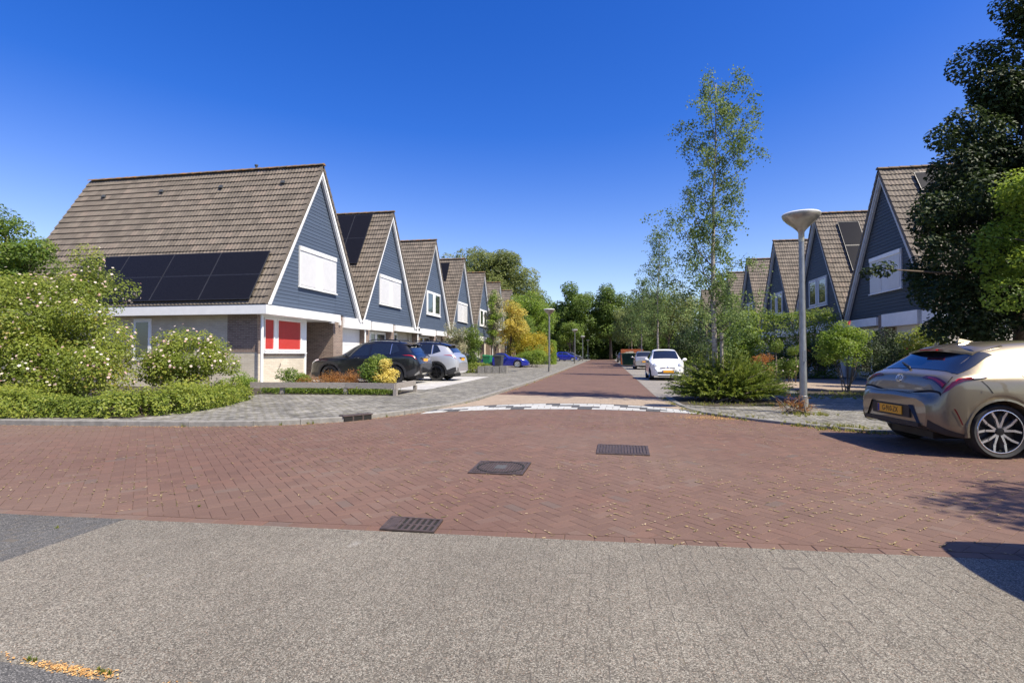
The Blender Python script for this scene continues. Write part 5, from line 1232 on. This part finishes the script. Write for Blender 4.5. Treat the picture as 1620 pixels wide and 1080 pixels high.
def limbs(base, top, clumps, r0, nl, mat, rt, h0=.35, name='trunk', wob=.04):
    base = np.array(base, float); top = np.array(top, float); P = [base+(top-base)*t+np.array([rng.normal(0, wob), rng.normal(0, wob), 0])*(t > 0) for t in np.linspace(0, 1, 7)]
    mb = MB(); mb.tube(P, [r0*(1.15 if i == 0 else 1-.8*i/6) for i in range(7)], 9); tr = mb.build(name, mat, rt, True)
    sel = [clumps[i] for i in rng.choice(len(clumps), min(nl, len(clumps)), replace=False)]
    mb = MB()
    for c in sel:
        c = np.array(c[:3]); t = rng.uniform(h0, .92); zt = base[2]+(top[2]-base[2])*t
        if c[2] < zt: t = max(.12, (c[2]-base[2])/(top[2]-base[2])*.75)
        s = base+(top-base)*t; m = (s+c)/2+np.array([0, 0, .08*np.linalg.norm(c-s)]); mb.tube([s, m, c], [min(r0*.32, .09), min(r0*.2, .045), min(r0*.06, .012)], 5, False)
    mb.build('branches', mat, rt, True); return tr
def bush(name, label, cat, c, r, h, z0, n, size, mat, k=26, cr=None, stems=6, group=None, flowers=None, fsize=.06, low=-.25, extra=None, aspect=.62, stemmat='twig', leafname='foliage', base=None, tintpow=1.0):
    rt = root(name, label, cat, (c[0], c[1], z0), group); rz = h/2 if low < -.4 else h*.55
    cz = z0+(h/2 if low < -.4 else h*.42); cr = cr or min(r[0], r[1])*.38
    cl = blob((c[0], c[1], cz), (r[0], r[1], rz if low < -.4 else h*.58), k, cr, low)
    if extra: cl += extra
    cl = [(x, y, max(z, z0+q*.35), q) for x, y, z, q in cl]
    C, N, t = crown_points(cl, n); keep = C[:, 2] > z0+.01; C, N, t = C[keep], N[keep], t[keep]
    me = leafmesh(leafname, C, N, size*rng.uniform(.65, 1.25, len(C)), t**tintpow, aspect); put(leafname, me, M[mat], rt)
    if stems:
        mb = MB()
        for i in range(stems):
            q = cl[rng.randint(len(cl))]; b = np.array([c[0]+rng.normal(0, .12*r[0]), c[1]+rng.normal(0, .12*r[1]), z0-.02]); e = np.array(q[:3]); m = (b+e)/2+np.array([0, 0, .12*h]); m[:2] = b[:2]*.6+e[:2]*.4
            mb.tube([b, m, e], [.018+.006*h, .013, .005], 5, False)
        mb.build('stems', M[stemmat], rt, True)
    if flowers:
        nf, fm, lowf = flowers; d = rdir(nf*8); idx = rng.choice(len(cl), nf*8); K = np.array(cl); P = K[idx, :3]+d*(K[idx, 3]*1.06)[:, None]
        cc = np.array([c[0], c[1], z0+h*.4]); out = (P-cc)/np.array([r[0], r[1], h*.6]); ok = (np.linalg.norm(out, axis=1) > .78) & (P[:, 2] > z0+h*lowf); P = P[ok][:nf]; d = d[ok][:nf]; nf = len(P)
        # five petals per flower
        ang = rng.rand(nf); Cs = []; Ns = []; Ax = []; tt = []
        nn = unit(d+np.array([0, -.3, .5])); u = unit(np.cross(nn, rdir(nf))); v = np.cross(nn, u); fs = fsize*rng.uniform(.7, 1.2, nf)
        for q in range(5):
            a = 2*math.pi*q/5; ax = u*math.cos(a)+v*math.sin(a); Cs.append(P+ax*(fs*.33)[:, None]); Ns.append(nn-ax*.25); Ax.append(ax); tt.append(ang)
        fsz = np.tile(fs*.8, 5); me = leafmesh('flowers', np.concatenate(Cs), np.concatenate(Ns), fsz, np.concatenate(tt), .85, np.concatenate(Ax), .06); put('flowers', me, M[fm], rt)
    return rt
def tree(name, label, c, z0, trunk_h, top, crown, n, size, mat, r0=.12, k=40, cr=.6, group=None, nl=18, bark='bark', low=-.8, aspect=.62, cat='tree', extra=None, shell=.55, up=.35):
    """crown: (cz, rx, ry, rz)"""
    rt = root(name, label, cat, (c[0], c[1], z0), group); cz, rx, ry, rz = crown
    cl = blob((c[0], c[1], cz), (rx, ry, rz), k, cr, low, .3)
    if extra: cl += extra
    limbs((c[0], c[1], z0-.05), (c[0], c[1], cz+rz*.55), cl, r0, nl, M[bark], rt, max(.2, trunk_h/(cz+rz*.5)))
    C, N, t = crown_points(cl, n, 1.0, shell, up); keep = C[:, 2] > z0+.02
    put('crown', leafmesh('crown', C[keep], N[keep], size*rng.uniform(.6, 1.3, keep.sum()), t[keep], aspect), M[mat], rt); return rt
def hedge(name, label, path, wd, h, z0, n, size, mat, group=None, rough=.10, cat='hedge', aspect=.6):
    P = [np.array(p, float) for p in path]; rt = root(name, label, cat, (P[len(P)//2][0], P[len(P)//2][1], z0), group)
    seg = [np.linalg.norm(P[i+1]-P[i]) for i in range(len(P)-1)]; Ltot = sum(seg); cs = np.r_[0, np.cumsum(seg)]
    def at(s):
        i = min(len(seg)-1, max(0, np.searchsorted(cs, s, side='right')-1)); t = (s-cs[i])/seg[i]; d = (P[i+1]-P[i])/seg[i]; return P[i]*(1-t)+P[i+1]*t, np.array([-d[1], d[0]])
    PA = np.array(P); sg = np.array(seg); tot = wd+2*h
    def many(S):
        i = np.clip(np.searchsorted(cs, S, side='right')-1, 0, len(sg)-1); t = (S-cs[i])/sg[i]; d = (PA[i+1]-PA[i])/sg[i][:, None]
        # soften the direction near the bends so the outer corner stays closed
        return PA[i]*(1-t)[:, None]+PA[i+1]*t[:, None], d
    S = rng.uniform(0, Ltot, n); p, d = many(S); _, d2 = many(np.clip(S+.35*wd, 0, Ltot-1e-4)); _, d1 = many(np.clip(S-.35*wd, 0, Ltot-1e-4)); d = unit(d+d1+d2); nn = np.stack([-d[:, 1], d[:, 0]], 1)
    m = rng.rand(n)*tot; topm = m < wd; sd = np.where(m < wd+h, 1., -1.)
    o = np.where(topm, (m/wd-.5)*wd, sd*wd/2); z = np.where(topm, h, (m-wd) % h); inner = rng.rand(n) < .22; o = np.where(inner, rng.uniform(-.5, .5, n)*wd, o); z = np.where(inner, rng.rand(n)*h, z)
    nr = np.where(topm[:, None], np.array([0, 0, 1.]), np.stack([nn[:, 0]*sd, nn[:, 1]*sd, np.full(n, .15)], 1)); ed = 1-.3*np.clip((z/h-.6)/.4, 0, 1)*(np.abs(o)/(wd/2))
    b = np.array([mnoise.noise((q[0]*1.7+oo, q[1]*1.7, zz*2.0)) for q, oo, zz in zip(p, o, z)])*rough*1.6+rng.normal(0, rough*.45, n)
    Cs = np.concatenate([p+nn*(o*ed)[:, None], (z0+z)[:, None]], 1)+nr*(b-rng.rand(n)**2*.12)[:, None]; Ns = nr*.7+rng.normal(0, .5, (n, 3))+np.array([0, 0, .3])+SUNV*.6; tn = np.clip(.5+b/rough*.18+rng.normal(0, .22, n), 0, 1)
    ce = []; ne = []
    for end, sgn in ((0, -1), (Ltot-1e-4, 1)):
        p_, d_ = many(np.array([end])); p_, d_ = p_[0], d_[0]; n_ = np.array([-d_[1], d_[0]])
        for q in range(int(n*wd*h/(tot*Ltot))+10):
            oo = rng.uniform(-.5, .5)*wd; zz = rng.uniform(0, h); bb = rng.normal(0, rough*.6); ce.append((p_[0]+n_[0]*oo+d_[0]*bb*sgn, p_[1]+n_[1]*oo+d_[1]*bb*sgn, z0+zz)); ne.append(np.array([d_[0]*sgn, d_[1]*sgn, .2])+rng.normal(0, .6, 3))
    Cs = np.concatenate([Cs, np.array(ce)]); Ns = np.concatenate([Ns, np.array(ne)]); tn = np.r_[tn, rng.uniform(.2, .8, len(ce))]
    Cs = np.array(Cs); Cs[:, 2] = np.maximum(Cs[:, 2], z0+.015)
    put('foliage', leafmesh('foliage', Cs, np.array(Ns), size*rng.uniform(.6, 1.3, len(Cs)), np.array(tn), aspect), M[mat], rt)
    mb = MB()
    for i in range(int(Ltot/.5)):
        q, d_ = many(np.array([min(Ltot-.01, .25+.5*i)])); q = q[0]; mb.tube([(q[0], q[1], z0-.02), (q[0]+rng.normal(0, .1), q[1]+rng.normal(0, .1), z0+h*.8)], [.02, .006], 5, False)
    tag(mb.build('stems', M['bark'], rt), kind='stuff'); return rt
def shoots(name, label, c, r, h, z0, ns, mat, leaf=.05, per=26, cat='shrub', group=None):
    """spreading shrub of arching sprays"""
    rt = root(name, label, cat, (c[0], c[1], z0), group); Cs = []; Ns = []; Ax = []; tt = []; mb = MB()
    for i in range(ns):
        a = rng.uniform(0, 6.283); el = rng.uniform(.06, 1.35); ln = rng.uniform(.5, 1.05); b = np.array([c[0]+rng.normal(0, .22*r[0]), c[1]+rng.normal(0, .22*r[1]), z0+.02])
        e = np.array([c[0]+math.cos(a)*r[0]*math.cos(el)*ln, c[1]+math.sin(a)*r[1]*math.cos(el)*ln, z0+h*(.12+math.sin(el))*ln*rng.uniform(.75, 1.1)]); m = b*.45+e*.55+np.array([0, 0, .10*h]); tb = rng.rand()
        if i % 6 == 0: mb.tube([b, m, e], [.014, .009, .003], 4, False)
        for q in range(per):
            t = .35+.68*(q+rng.rand())/per; p = (1-t)**2*b+2*t*(1-t)*m+t*t*e; d = 2*(1-t)*(m-b)+2*t*(e-m); d = d/np.linalg.norm(d); sd = rdir(1)[0]; ax = d*.8+sd*.55; Cs.append(p+sd*.018); Ax.append(ax); Ns.append(np.cross(ax, np.cross(SUNV+rng.normal(0, .5, 3), ax))); tt.append(np.clip(.45*tb+.35*rng.rand()+.3*(t-.5), 0, 1))
    Cs = np.array(Cs); Cs[:, 2] = np.maximum(Cs[:, 2], z0+.02)
    put('foliage', leafmesh('foliage', Cs, np.array(Ns), leaf*rng.uniform(.7, 1.4, len(Cs)), np.array(tt), .22, np.array(Ax), .03), M[mat], rt)
    mb.build('stems', M['twig'], rt); return rt
def birch(label, c, z0, H, wid, n, size, r0=.085, stake=False, zlow=1.9, group='street birches'):
    rt = root('birch_tree', label, 'tree', (c[0], c[1], z0), group)
    P = [np.array([c[0]+.05*math.sin(t*5+c[0])+.03*rng.normal()*t, c[1]+.04*math.cos(t*4), z0+H*t]) for t in np.linspace(0, 1, 12)]
    mb = MB(); mb.tube(P, [r0*(1-.93*i/11) for i in range(12)], 9); mb.build('trunk', M['birch'], rt, True)
    mb = MB(); Cs = []; Ns = []; tt = []; nb = 64; lob = [rng.uniform(.72, 1.1) for k in range(24)]; near_ = wid > 1.5 and size < .08
    for i in range(nb):
        t = (zlow/H)+(1-zlow/H)*((i+rng.rand())/nb)*.985; s = np.array([np.interp(t, np.linspace(0, 1, 12), [p[k] for p in P]) for k in range(3)])
        g = (1-t)/(1-zlow/H); a = i*2.4+rng.normal(0, .35); ln = wid*(.16+.90*g**.5)*rng.uniform(.35, 1.0)*(.8 if g > .93 else 1)*lob[int(i/nb*12)*2+(1 if math.cos(a) > 0 else 0)]
        rise = rng.uniform(.45, 1.35)*ln
        if rng.rand() < .07: ln *= 1.5
        e = s+np.array([math.cos(a)*ln, math.sin(a)*ln, rise]); m = (s+e)/2+np.array([math.cos(a), math.sin(a), 0])*.1*ln-np.array([0, 0, .06*ln]); mb.tube([s, m, e], [.014*(1-t)+.005, .007, .0025], 4, False)
        k = max(14, int(n/nb*(.25+1.4*ln/wid))); tb = rng.rand(); nt_ = max(3, int(ln*8)); per_ = k//nt_
        for w_ in range(nt_):
            u = rng.uniform(.12, 1.0); p = (1-u)**2*s+2*u*(1-u)*m+u*u*e; dv = rdir(1)[0]*np.array([1, 1, .5])+np.array([math.cos(a)*.4, math.sin(a)*.4, .1]); dv = dv/np.linalg.norm(dv)*rng.uniform(.18, .50)*(.6+.5*ln); q1 = p+dv; q2 = q1+dv*.35-np.array([0, 0, .10+.08*ln])
            if near_: mb.tube([p, q1, q2], [.004, .003, .0015], 3, False)
            for q in range(per_):
                v = rng.uniform(.1, 1.05); c3 = (1-v)**2*p+2*v*(1-v)*q1+v*v*q2+rng.normal(0, .055+.3*size, 3); Cs.append(c3); Ns.append(rng.normal(0, .8, 3)+SUNV*.5); tt.append(np.clip(.4*tb+.6*rng.rand(), 0, 1))
    mb.build('branches', M['bark'], rt)
    put('crown', leafmesh('crown', np.array(Cs), np.array(Ns), size*rng.uniform(.65, 1.25, len(Cs)), np.array(tt), .8, None, .12), M['lf_birch'], rt)
    if stake:
        mb = MB(); x, y = c[0]+.13, c[1]-.10; mb.tube([(x, y, z0), (x, y, z0+1.75)], .042, 8); st = mb.build('support_stake', M['wood'], rt)
        mb = MB(); mb.tube([(x, y, z0+1.55), (c[0], c[1]+.06, z0+1.6), (x, y, z0+1.62)], .012, 5); mb.build('tie', M['rubber'], st)
    return rt

# --- left corner garden
c = spot(8, 14.8); tree('hawthorn_tree', 'olive green tree with reddish tips at the far left edge', c, ZL, 1.6, 5.2, (3.55, 1.6, 1.6, 2.0), 30000, .085, 'lf_mid', .11, 70, .42, nl=18)
c = spot(95, 12.6); ex = blob((*spot(112, 13.6), 2.8), (1.4, 1.2, 1.0), 30, .40, -.6)+blob((*spot(-20, 12.4), 1.7), (1.7, 1.2, 1.7), 34, .45, -.8)+blob((*spot(130, 11.9), .75), (1.5, .9, .7), 26, .36, -.9)+blob((*spot(20, 11.6), .75), (1.6, .8, .7), 26, .36, -.9)
bush('rose_bush', 'big sprawling rose bush full of pale blossom in the left corner garden', 'rose bush', c, (2.1, 1.3), 2.6, ZL, 62000, .066, 'lf_rose', 60, .42, 26, 'rose bushes', (900, 'petal', .2), .048, extra=ex, low=-.75)
c = spot(300, 13.3); bush('rose_bush', 'smaller rose bush with white flowers and bare stems, before the pale brick wall', 'rose bush', c, (1.2, 1.0), 1.8, ZL, 17000, .06, 'lf_rose', 40, .28, 34, 'rose bushes', (220, 'petal', .45), .046, low=-.55)
hedge('low_hedge', 'low clipped hedge running along the left kerb and turning back to the garden', [(-17, 7.75), (-10.6, 8.42), (-9.1, 8.68), (-8.62, 9.1), (-8.75, 10.2), (-9.45, 12.0)], .95, .36, ZL, 52000, .055, 'lf_hedge', None, .15)
bush('green_shrub', 'rounded green shrub at the wall, left of the black car', 'shrub', (-10.1, 15.7), (.52, .45), .62, ZL, 2600, .06, 'lf_mid', 14, .2, 4)
bush('green_shrub', 'small light green shrub at the foot of the brown brick corner', 'shrub', (-11.6, 15.4), (.6, .5), .45, ZL, 2200, .06, 'lf_bright', 12, .2, 4)
c = (-8.25, 15.05); rt = bush('heather', 'low orange-brown heather mound behind the wooden rail', 'heather', c, (1.35, .5), .50, ZL, 6500, .04, 'lf_orange', 34, .22, 0, low=-.1)
c = (-6.75, 14.95); bush('variegated_shrub', 'clipped shrub, green on its left side and golden on its right', 'shrub', (c[0]-.12, c[1]), (.42, .42), 1.12, ZL, 4200, .06, 'lf_mid', 18, .2, 6, low=-.5)
rt = bpy.data.objects[[o.name for o in bpy.data.objects if o.name.startswith('variegated_shrub')][0]]
cl = blob((c[0]+.24, c[1]-.02, ZL+.58), (.36, .40, .52), 16, .18, -.6); C, N, t = crown_points(cl, 3600); put('golden_foliage', leafmesh('golden_foliage', C, N, .06*rng.uniform(.7, 1.2, len(C)), np.clip(.35+.65*t, 0, 1), .62), M['lf_yellow'], rt)
C = np.stack([rng.uniform(-10.2, -6.0, 5200), 14.45+rng.normal(0, .2, 5200), ZL+.02+np.abs(rng.normal(0, .09, 5200))], 1); o = link('ground_cover', leafmesh('ground_cover', C, rdir(5200)+np.array([0, 0, .8]), .06*rng.uniform(.6, 1.2, 5200), rng.rand(5200)), M['lf_mid']); tag(o, 'green ground cover under the low wooden rail', kind='stuff')

# --- left, along the drives
bush('columnar_conifer', 'narrow column of clipped green conifer left of the bins', 'conifer', spot(748, 33.4), (.50, .50), 3.1, ZL, 6500, .085, 'lf_mid', 40, .28, 2, low=-.8)
hedge('clipped_hedge', 'low green hedge strip in front of the columnar conifer', [(-10.6, 31.9), (-7.3, 31.9)], .9, .55, ZL, 6500, .08, 'lf_hedge', None, .09)
bush('variegated_shrub', 'tall cream variegated shrub against the left houses', 'shrub', spot(722, 35.5), (.85, .8), 3.6, ZL, 6500, .10, 'lf_varieg', 34, .36, 4, low=-.7)
bush('green_shrub', 'green shrub showing above the roofs of the two estate cars', 'shrub', spot(692, 33), (1.5, .7), 1.9, ZL, 3200, .10, 'lf_bright', 20, .36, 4)
tree('variegated_tree', 'slim green and cream tree rising beside the bins', spot(784, 45.5), ZL, 1.2, 6.6, (3.9, .75, .75, 2.9), 7500, .12, 'lf_varieg', .07, 40, .42)
tree('green_tree', 'slim fresh green sapling in front of the yellow tree', spot(780, 44.8), ZL, 1.2, 6.8, (4.1, .42, .42, 2.8), 2600, .12, 'lf_bright', .05, 24, .3)
tree('yellow_tree', 'golden yellow leafed tree behind the low blue two-seater', spot(808, 51), ZL, 1.2, 6.3, (3.9, 1.75, 1.5, 2.3), 9000, .15, 'lf_yellow', .1, 46, .55)
bush('golden_conifer', 'broad yellow-green conifer bush right of the yellow tree', 'conifer', spot(834, 51.5), (2.2, 1.8), 3.6, ZL, 9500, .14, 'lf_yellowgreen', 44, .6, 3)
bush('round_shrub', 'rounded light green shrub at the pavement right of the blue two-seater', 'shrub', spot(846, 46.5), (1.45, 1.2), 1.85, ZL, 7000, .10, 'lf_bright', 34, .42, 3)
bush('green_shrub', 'green shrub behind the bonnet of the blue two-seater', 'shrub', spot(828, 48.0), (1.2, .8), 1.5, ZL, 3000, .1, 'lf_mid', 20, .4, 3)
hedge('tall_hedge', 'tall clipped hedge beside the left lamp post', [(-9.5, 60), (-6.0, 60)], 3.6, 2.6, ZL, 9000, .16, 'lf_bright', None, .14)
tree('leafy_tree', 'bright green broad tree behind the left lamp post', spot(838, 64), ZL, 2, 9, (5.6, 3.3, 3.0, 3.6), 13000, .22, 'lf_bright', .16, 60, .95)
tree('leafy_tree', 'dark green tree between the yellow bush and the tall hedge', spot(823, 57), ZL, 1, 5, (3.4, 1.6, 1.6, 2.4), 5000, .18, 'lf_far', .1, 34, .6)
tree('willow_tree', 'huge pale willow rising behind the far left houses', spot(775, 88), 0, 4, 18, (10.6, 9.0, 6, 8.2), 60000, .42, 'lf_willow', .4, 120, 1.7, low=-.5, aspect=.4)
tree('willow_tree', 'pale willow crown peeping over the third and fourth roofs', spot(700, 84), 0, 4, 15.5, (10.2, 8.0, 5, 7.2), 26000, .42, 'lf_willow', .4, 80, 1.5, low=-.4, aspect=.4)
tree('leafy_tree', 'blue-green tree between the willow and the dark trees', spot(852, 100), 0, 3, 13, (8, 3.2, 3, 5.0), 9000, .32, 'lf_far', .2, 50, 1.2)
# --- end of the street
GF = 'dark trees closing the street'
tree('dark_tree', 'tall dark tree at the end of the street, left of the gap', spot(908, 112), 0, 4, 17, (9.4, 5.4, 5, 7.0), 22000, .42, 'lf_far', .35, 74, 1.5, GF)
tree('dark_tree', 'tall dark tree at the end of the street, right of the gap', spot(966, 112), 0, 4, 16, (9.0, 4.6, 4, 6.9), 20000, .42, 'lf_far', .35, 64, 1.5, GF)
tree('round_tree', 'small rounded lighter tree in front of the dark trees, near the blue hatchback', spot(902, 98), 0, 2, 7.6, (4.9, 2.6, 2.4, 2.6), 7000, .26, 'lf_mid', .14, 40, .8)
tree('dark_tree', 'dark tree behind the parked cars on the right side of the gap', spot(1010, 118), 0, 3, 14, (8, 5, 4.5, 6), 13000, .42, 'lf_far', .3, 60, 1.5, GF)
tree('dark_tree', 'lower dark tree left of the far lamp posts', spot(868, 118), 0, 3, 12, (7, 5, 4.5, 5.5), 12000, .42, 'lf_far', .3, 56, 1.5, GF)
C, N, t = crown_points(blob((-2, 127, 3.0), (26, 5, 5.5), 200, 2.0, -.6)+[(x_, 124+rng.uniform(-2, 2), rng.uniform(.5, 5), 1.6) for x_ in np.arange(-22, 16, .45)], 52000); C[:, 2] = np.abs(C[:, 2]); o = link('far_wood', leafmesh('far_wood', C, N, .5*rng.uniform(.7, 1.3, len(C)), t*.5), M['lf_far']); tag(o, 'dark wood closing off the end of the street', kind='stuff')
for (x0, y0, rx, ry, hh, lb) in ((-75, 95, 45, 12, 9, 'belt of trees behind the left houses'), (52, 75, 20, 40, 9, 'belt of trees behind the right houses'), (-62, 30, 12, 40, 8, 'belt of trees far to the left')):
    C, N, t = crown_points(blob((x0, y0, hh*.35), (rx, ry, hh*.7), 150, 2.6, -.5), 16000); C[:, 2] = np.abs(C[:, 2]); o = link('far_wood', leafmesh('far_wood', C, N, .75*rng.uniform(.7, 1.3, len(C)), t), M['lf_far']); tag(o, lb, kind='stuff')
tree('leafy_tree', 'green tree filling the gap between the birch and the far right houses', spot(1088, 62), ZR, 2, 8, (5.0, 3.4, 3.0, 3.6), 9000, .2, 'lf_mid', .14, 46, .9)
tree('leafy_tree', 'dark green tree far behind the white car', spot(1040, 92), ZR, 2, 10, (5.6, 4.2, 4, 4.6), 9000, .3, 'lf_far', .14, 46, 1.2)
# --- right side
birch('tall slender birch in front of the right houses, tallest by the crossing', spot(1132, 13.75), ZR, 8.25, 1.45, 24000, .056, .08, True, 1.2)
birch('thin young birch beyond the small white car', spot(1042, 30), ZR, 8.2, 1.3, 7000, .085, .07, False, 2.2)
birch('birch standing just past the silver hatchback', spot(1016, 46), ZR, 7.6, 1.5, 4200, .12, .07, False, 2.0)
birch('far birch beside the waste skip', spot(1000, 62), ZR, 8.2, 1.8, 4200, .15, .07, False, 2.0)
tree('leafy_tree', 'broad fresh green tree behind the white and silver cars', spot(1058, 50), ZR, 2, 8.2, (5.0, 2.6, 2.4, 3.0), 9500, .17, 'lf_willow', .13, 50, .75)
tree('leafy_tree', 'pale green street tree over the waste skip', spot(1012, 66), ZR, 2, 8.5, (5.3, 2.8, 2.6, 3.2), 8500, .20, 'lf_willow', .13, 46, .85)
tree('leafy_tree', 'pale green tree above the farthest parked cars', spot(995, 84), ZR, 2, 9, (5.4, 2.6, 2.6, 3.4), 7500, .24, 'lf_willow', .13, 44, .9)
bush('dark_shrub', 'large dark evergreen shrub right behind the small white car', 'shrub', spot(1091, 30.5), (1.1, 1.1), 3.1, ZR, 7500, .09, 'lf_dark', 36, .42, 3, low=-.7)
bush('green_shrub', 'bright low shrub between the parked cars and the dark evergreen', 'shrub', spot(1088, 40), (1.3, 1.1), 2.0, ZR, 3600, .12, 'lf_bright', 26, .5, 3)
hedge('tall_hedge', 'tall overgrown hedge between the front gardens on the right', [(5.6, 29.0), (11.0, 29.0)], 1.3, 3.25, ZR, 17000, .10, 'lf_mid', None, .22)
bush('climber', 'bright leafy climber spilling over the left end of the tall hedge', 'climber', spot(1168, 26.6), (1.15, .6), 3.35, ZR, 7500, .11, 'lf_bright', 40, .4, 4, low=-.8)
shoots('juniper_bush', 'wide spreading juniper bush below the birch', (3.02, 14.55), (1.62, 1.25), 1.12, ZR, 1500, 'lf_juniper', .085, 50)
bush('barberry_shrub', 'small orange-leaved shrub behind the juniper', 'shrub', spot(1207, 20.5), (.42, .4), 1.35, ZR, 2400, .05, 'lf_orange', 16, .2, 5)
for px, zc, hh, lb in ((1227, 21.5, 1.55, 'clipped pompom shrub on a thin stem, left of the lamp post'), (1258, 22.2, 1.45, 'clipped pompom shrub just behind the lamp post')):
    c = spot(px, zc); rt = bush('pompom_shrub', lb, 'shrub', c, (.28, .28), .5, ZR+hh-.35, 1100, .05, 'lf_mid', 10, .16, 0, low=-.9); mb = MB(); mb.tube([(c[0], c[1], ZR), (c[0]+.03, c[1], ZR+.7), (c[0], c[1], ZR+hh)], .022, 6); mb.build('stem', M['twig'], rt, True)
bush('flowering_shrub', 'pale flowering shrub behind the lamp post', 'shrub', spot(1246, 22.5), (.9, .5), 1.15, ZR, 3600, .06, 'lf_mid', 22, .26, 5, None, (26, 'petal', .3), .05)
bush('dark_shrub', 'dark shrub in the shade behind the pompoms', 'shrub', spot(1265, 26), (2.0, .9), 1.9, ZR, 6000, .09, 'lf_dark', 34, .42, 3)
c = spot(1340, 17.2); rt = bush('rose_shrub', 'leafy rose shrub on bare stems with one red bloom', 'rose bush', c, (.98, .85), 1.55, ZR+.62, 7800, .075, 'lf_bright', 28, .3, 0, None, None, low=-.5)
mb = MB()
for i in range(11):
    a = rng.uniform(0, 6.28); mb.tube([(c[0]+rng.normal(0, .05), c[1]+rng.normal(0, .05), ZR), (c[0]+math.cos(a)*.22, c[1]+math.sin(a)*.22, ZR+.5), (c[0]+math.cos(a)*.5, c[1]+math.sin(a)*.5, ZR+1.3)], [.018, .015, .006], 5, False)
mb.build('stems', M['twig'], rt, True)
fx = spot(1344, 16.6); Cf = np.array([[fx[0], fx[1], ZR+2.17]])+rng.normal(0, .022, (26, 3)); put('red_bloom', leafmesh('red_bloom', Cf, rdir(26), .05, rng.rand(26), .9), M['petal_red'], rt)
bush('dark_shrub', 'dark evergreen shrub between the rose shrub and the bronze hatchback', 'shrub', spot(1402, 18.8), (1.05, .9), 2.15, ZR, 8000, .07, 'lf_dark', 36, .34, 4, low=-.6)
bush('dark_shrub', 'shaded shrub just left of the bronze hatchback', 'shrub', spot(1405, 16.2), (.95, .8), 1.5, ZR, 6000, .06, 'lf_dark', 30, .3, 4, low=-.5)
bush('rose_shrub', 'rose shrub with orange young leaves above the bronze hatchback', 'rose bush', spot(1472, 15.2), (.72, .6), 2.25, ZR, 6000, .065, 'lf_rose', 26, .26, 5, None, (14, 'petal_red', .5), .05, low=-.5)
# big dark tree and the lighter one before it
TS = 12.2/14.2; c = spot(1612, 12.2); ex = []
for (px, y, zc, r) in ((1545, 130, 14.2, .55), (1500, 190, 14, .5), (1468, 215, 14, .42), (1490, 260, 13.8, .6), (1452, 330, 13.6, .55), (1475, 400, 13.5, .6), (1465, 470, 13.6, .55), (1560, 80, 14.4, .5), (1600, 25, 14.4, .5), (1440, 385, 13.4, .32), (1400, 425, 13.0, .26), (1375, 432, 13.0, .18), (1500, 500, 13.4, .6), (1455, 520, 13.8, .4)):
    zc *= TS; px += 32 if px > 1410 else 0; s = spot(px, zc); ex.append((s[0], s[1], 1.25+(559.5-y)/840*zc, r*TS))
ex += blob((*spot(1640, 12.4), 7.3), (1.25, 1.3, 2.75), 40, .48, -.9)
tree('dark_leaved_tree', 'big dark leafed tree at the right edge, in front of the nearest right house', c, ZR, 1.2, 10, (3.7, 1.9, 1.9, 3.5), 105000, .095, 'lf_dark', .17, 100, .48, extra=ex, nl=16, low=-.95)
tree('bright_leaved_tree', 'light green tree at the right picture edge before the dark tree', spot(1668, 10.0), ZR, 1.0, 5, (3.25, 1.15, 1.1, 1.7), 11000, .075, 'lf_bright', .08, 40, .31, nl=20)
# a tree just right of the frame whose shadow reaches the crossing
tree('roadside_tree', 'tree outside the right edge whose leafy shadow falls on the bricks', (8.4, 3.0), 0, 2.5, 7, (5.2, 2.3, 1.35, 1.9), 11000, .10, 'lf_mid', .12, 40, .5, nl=18)
# weeds at the foot of the lamp post
shoots('dry_weeds', 'dry straggly weeds round the foot of the nearest lamp post', (3.72, 11.62), (.55, .3), .42, ZR, 70, 'lf_orange', .05, 10, 'weeds')
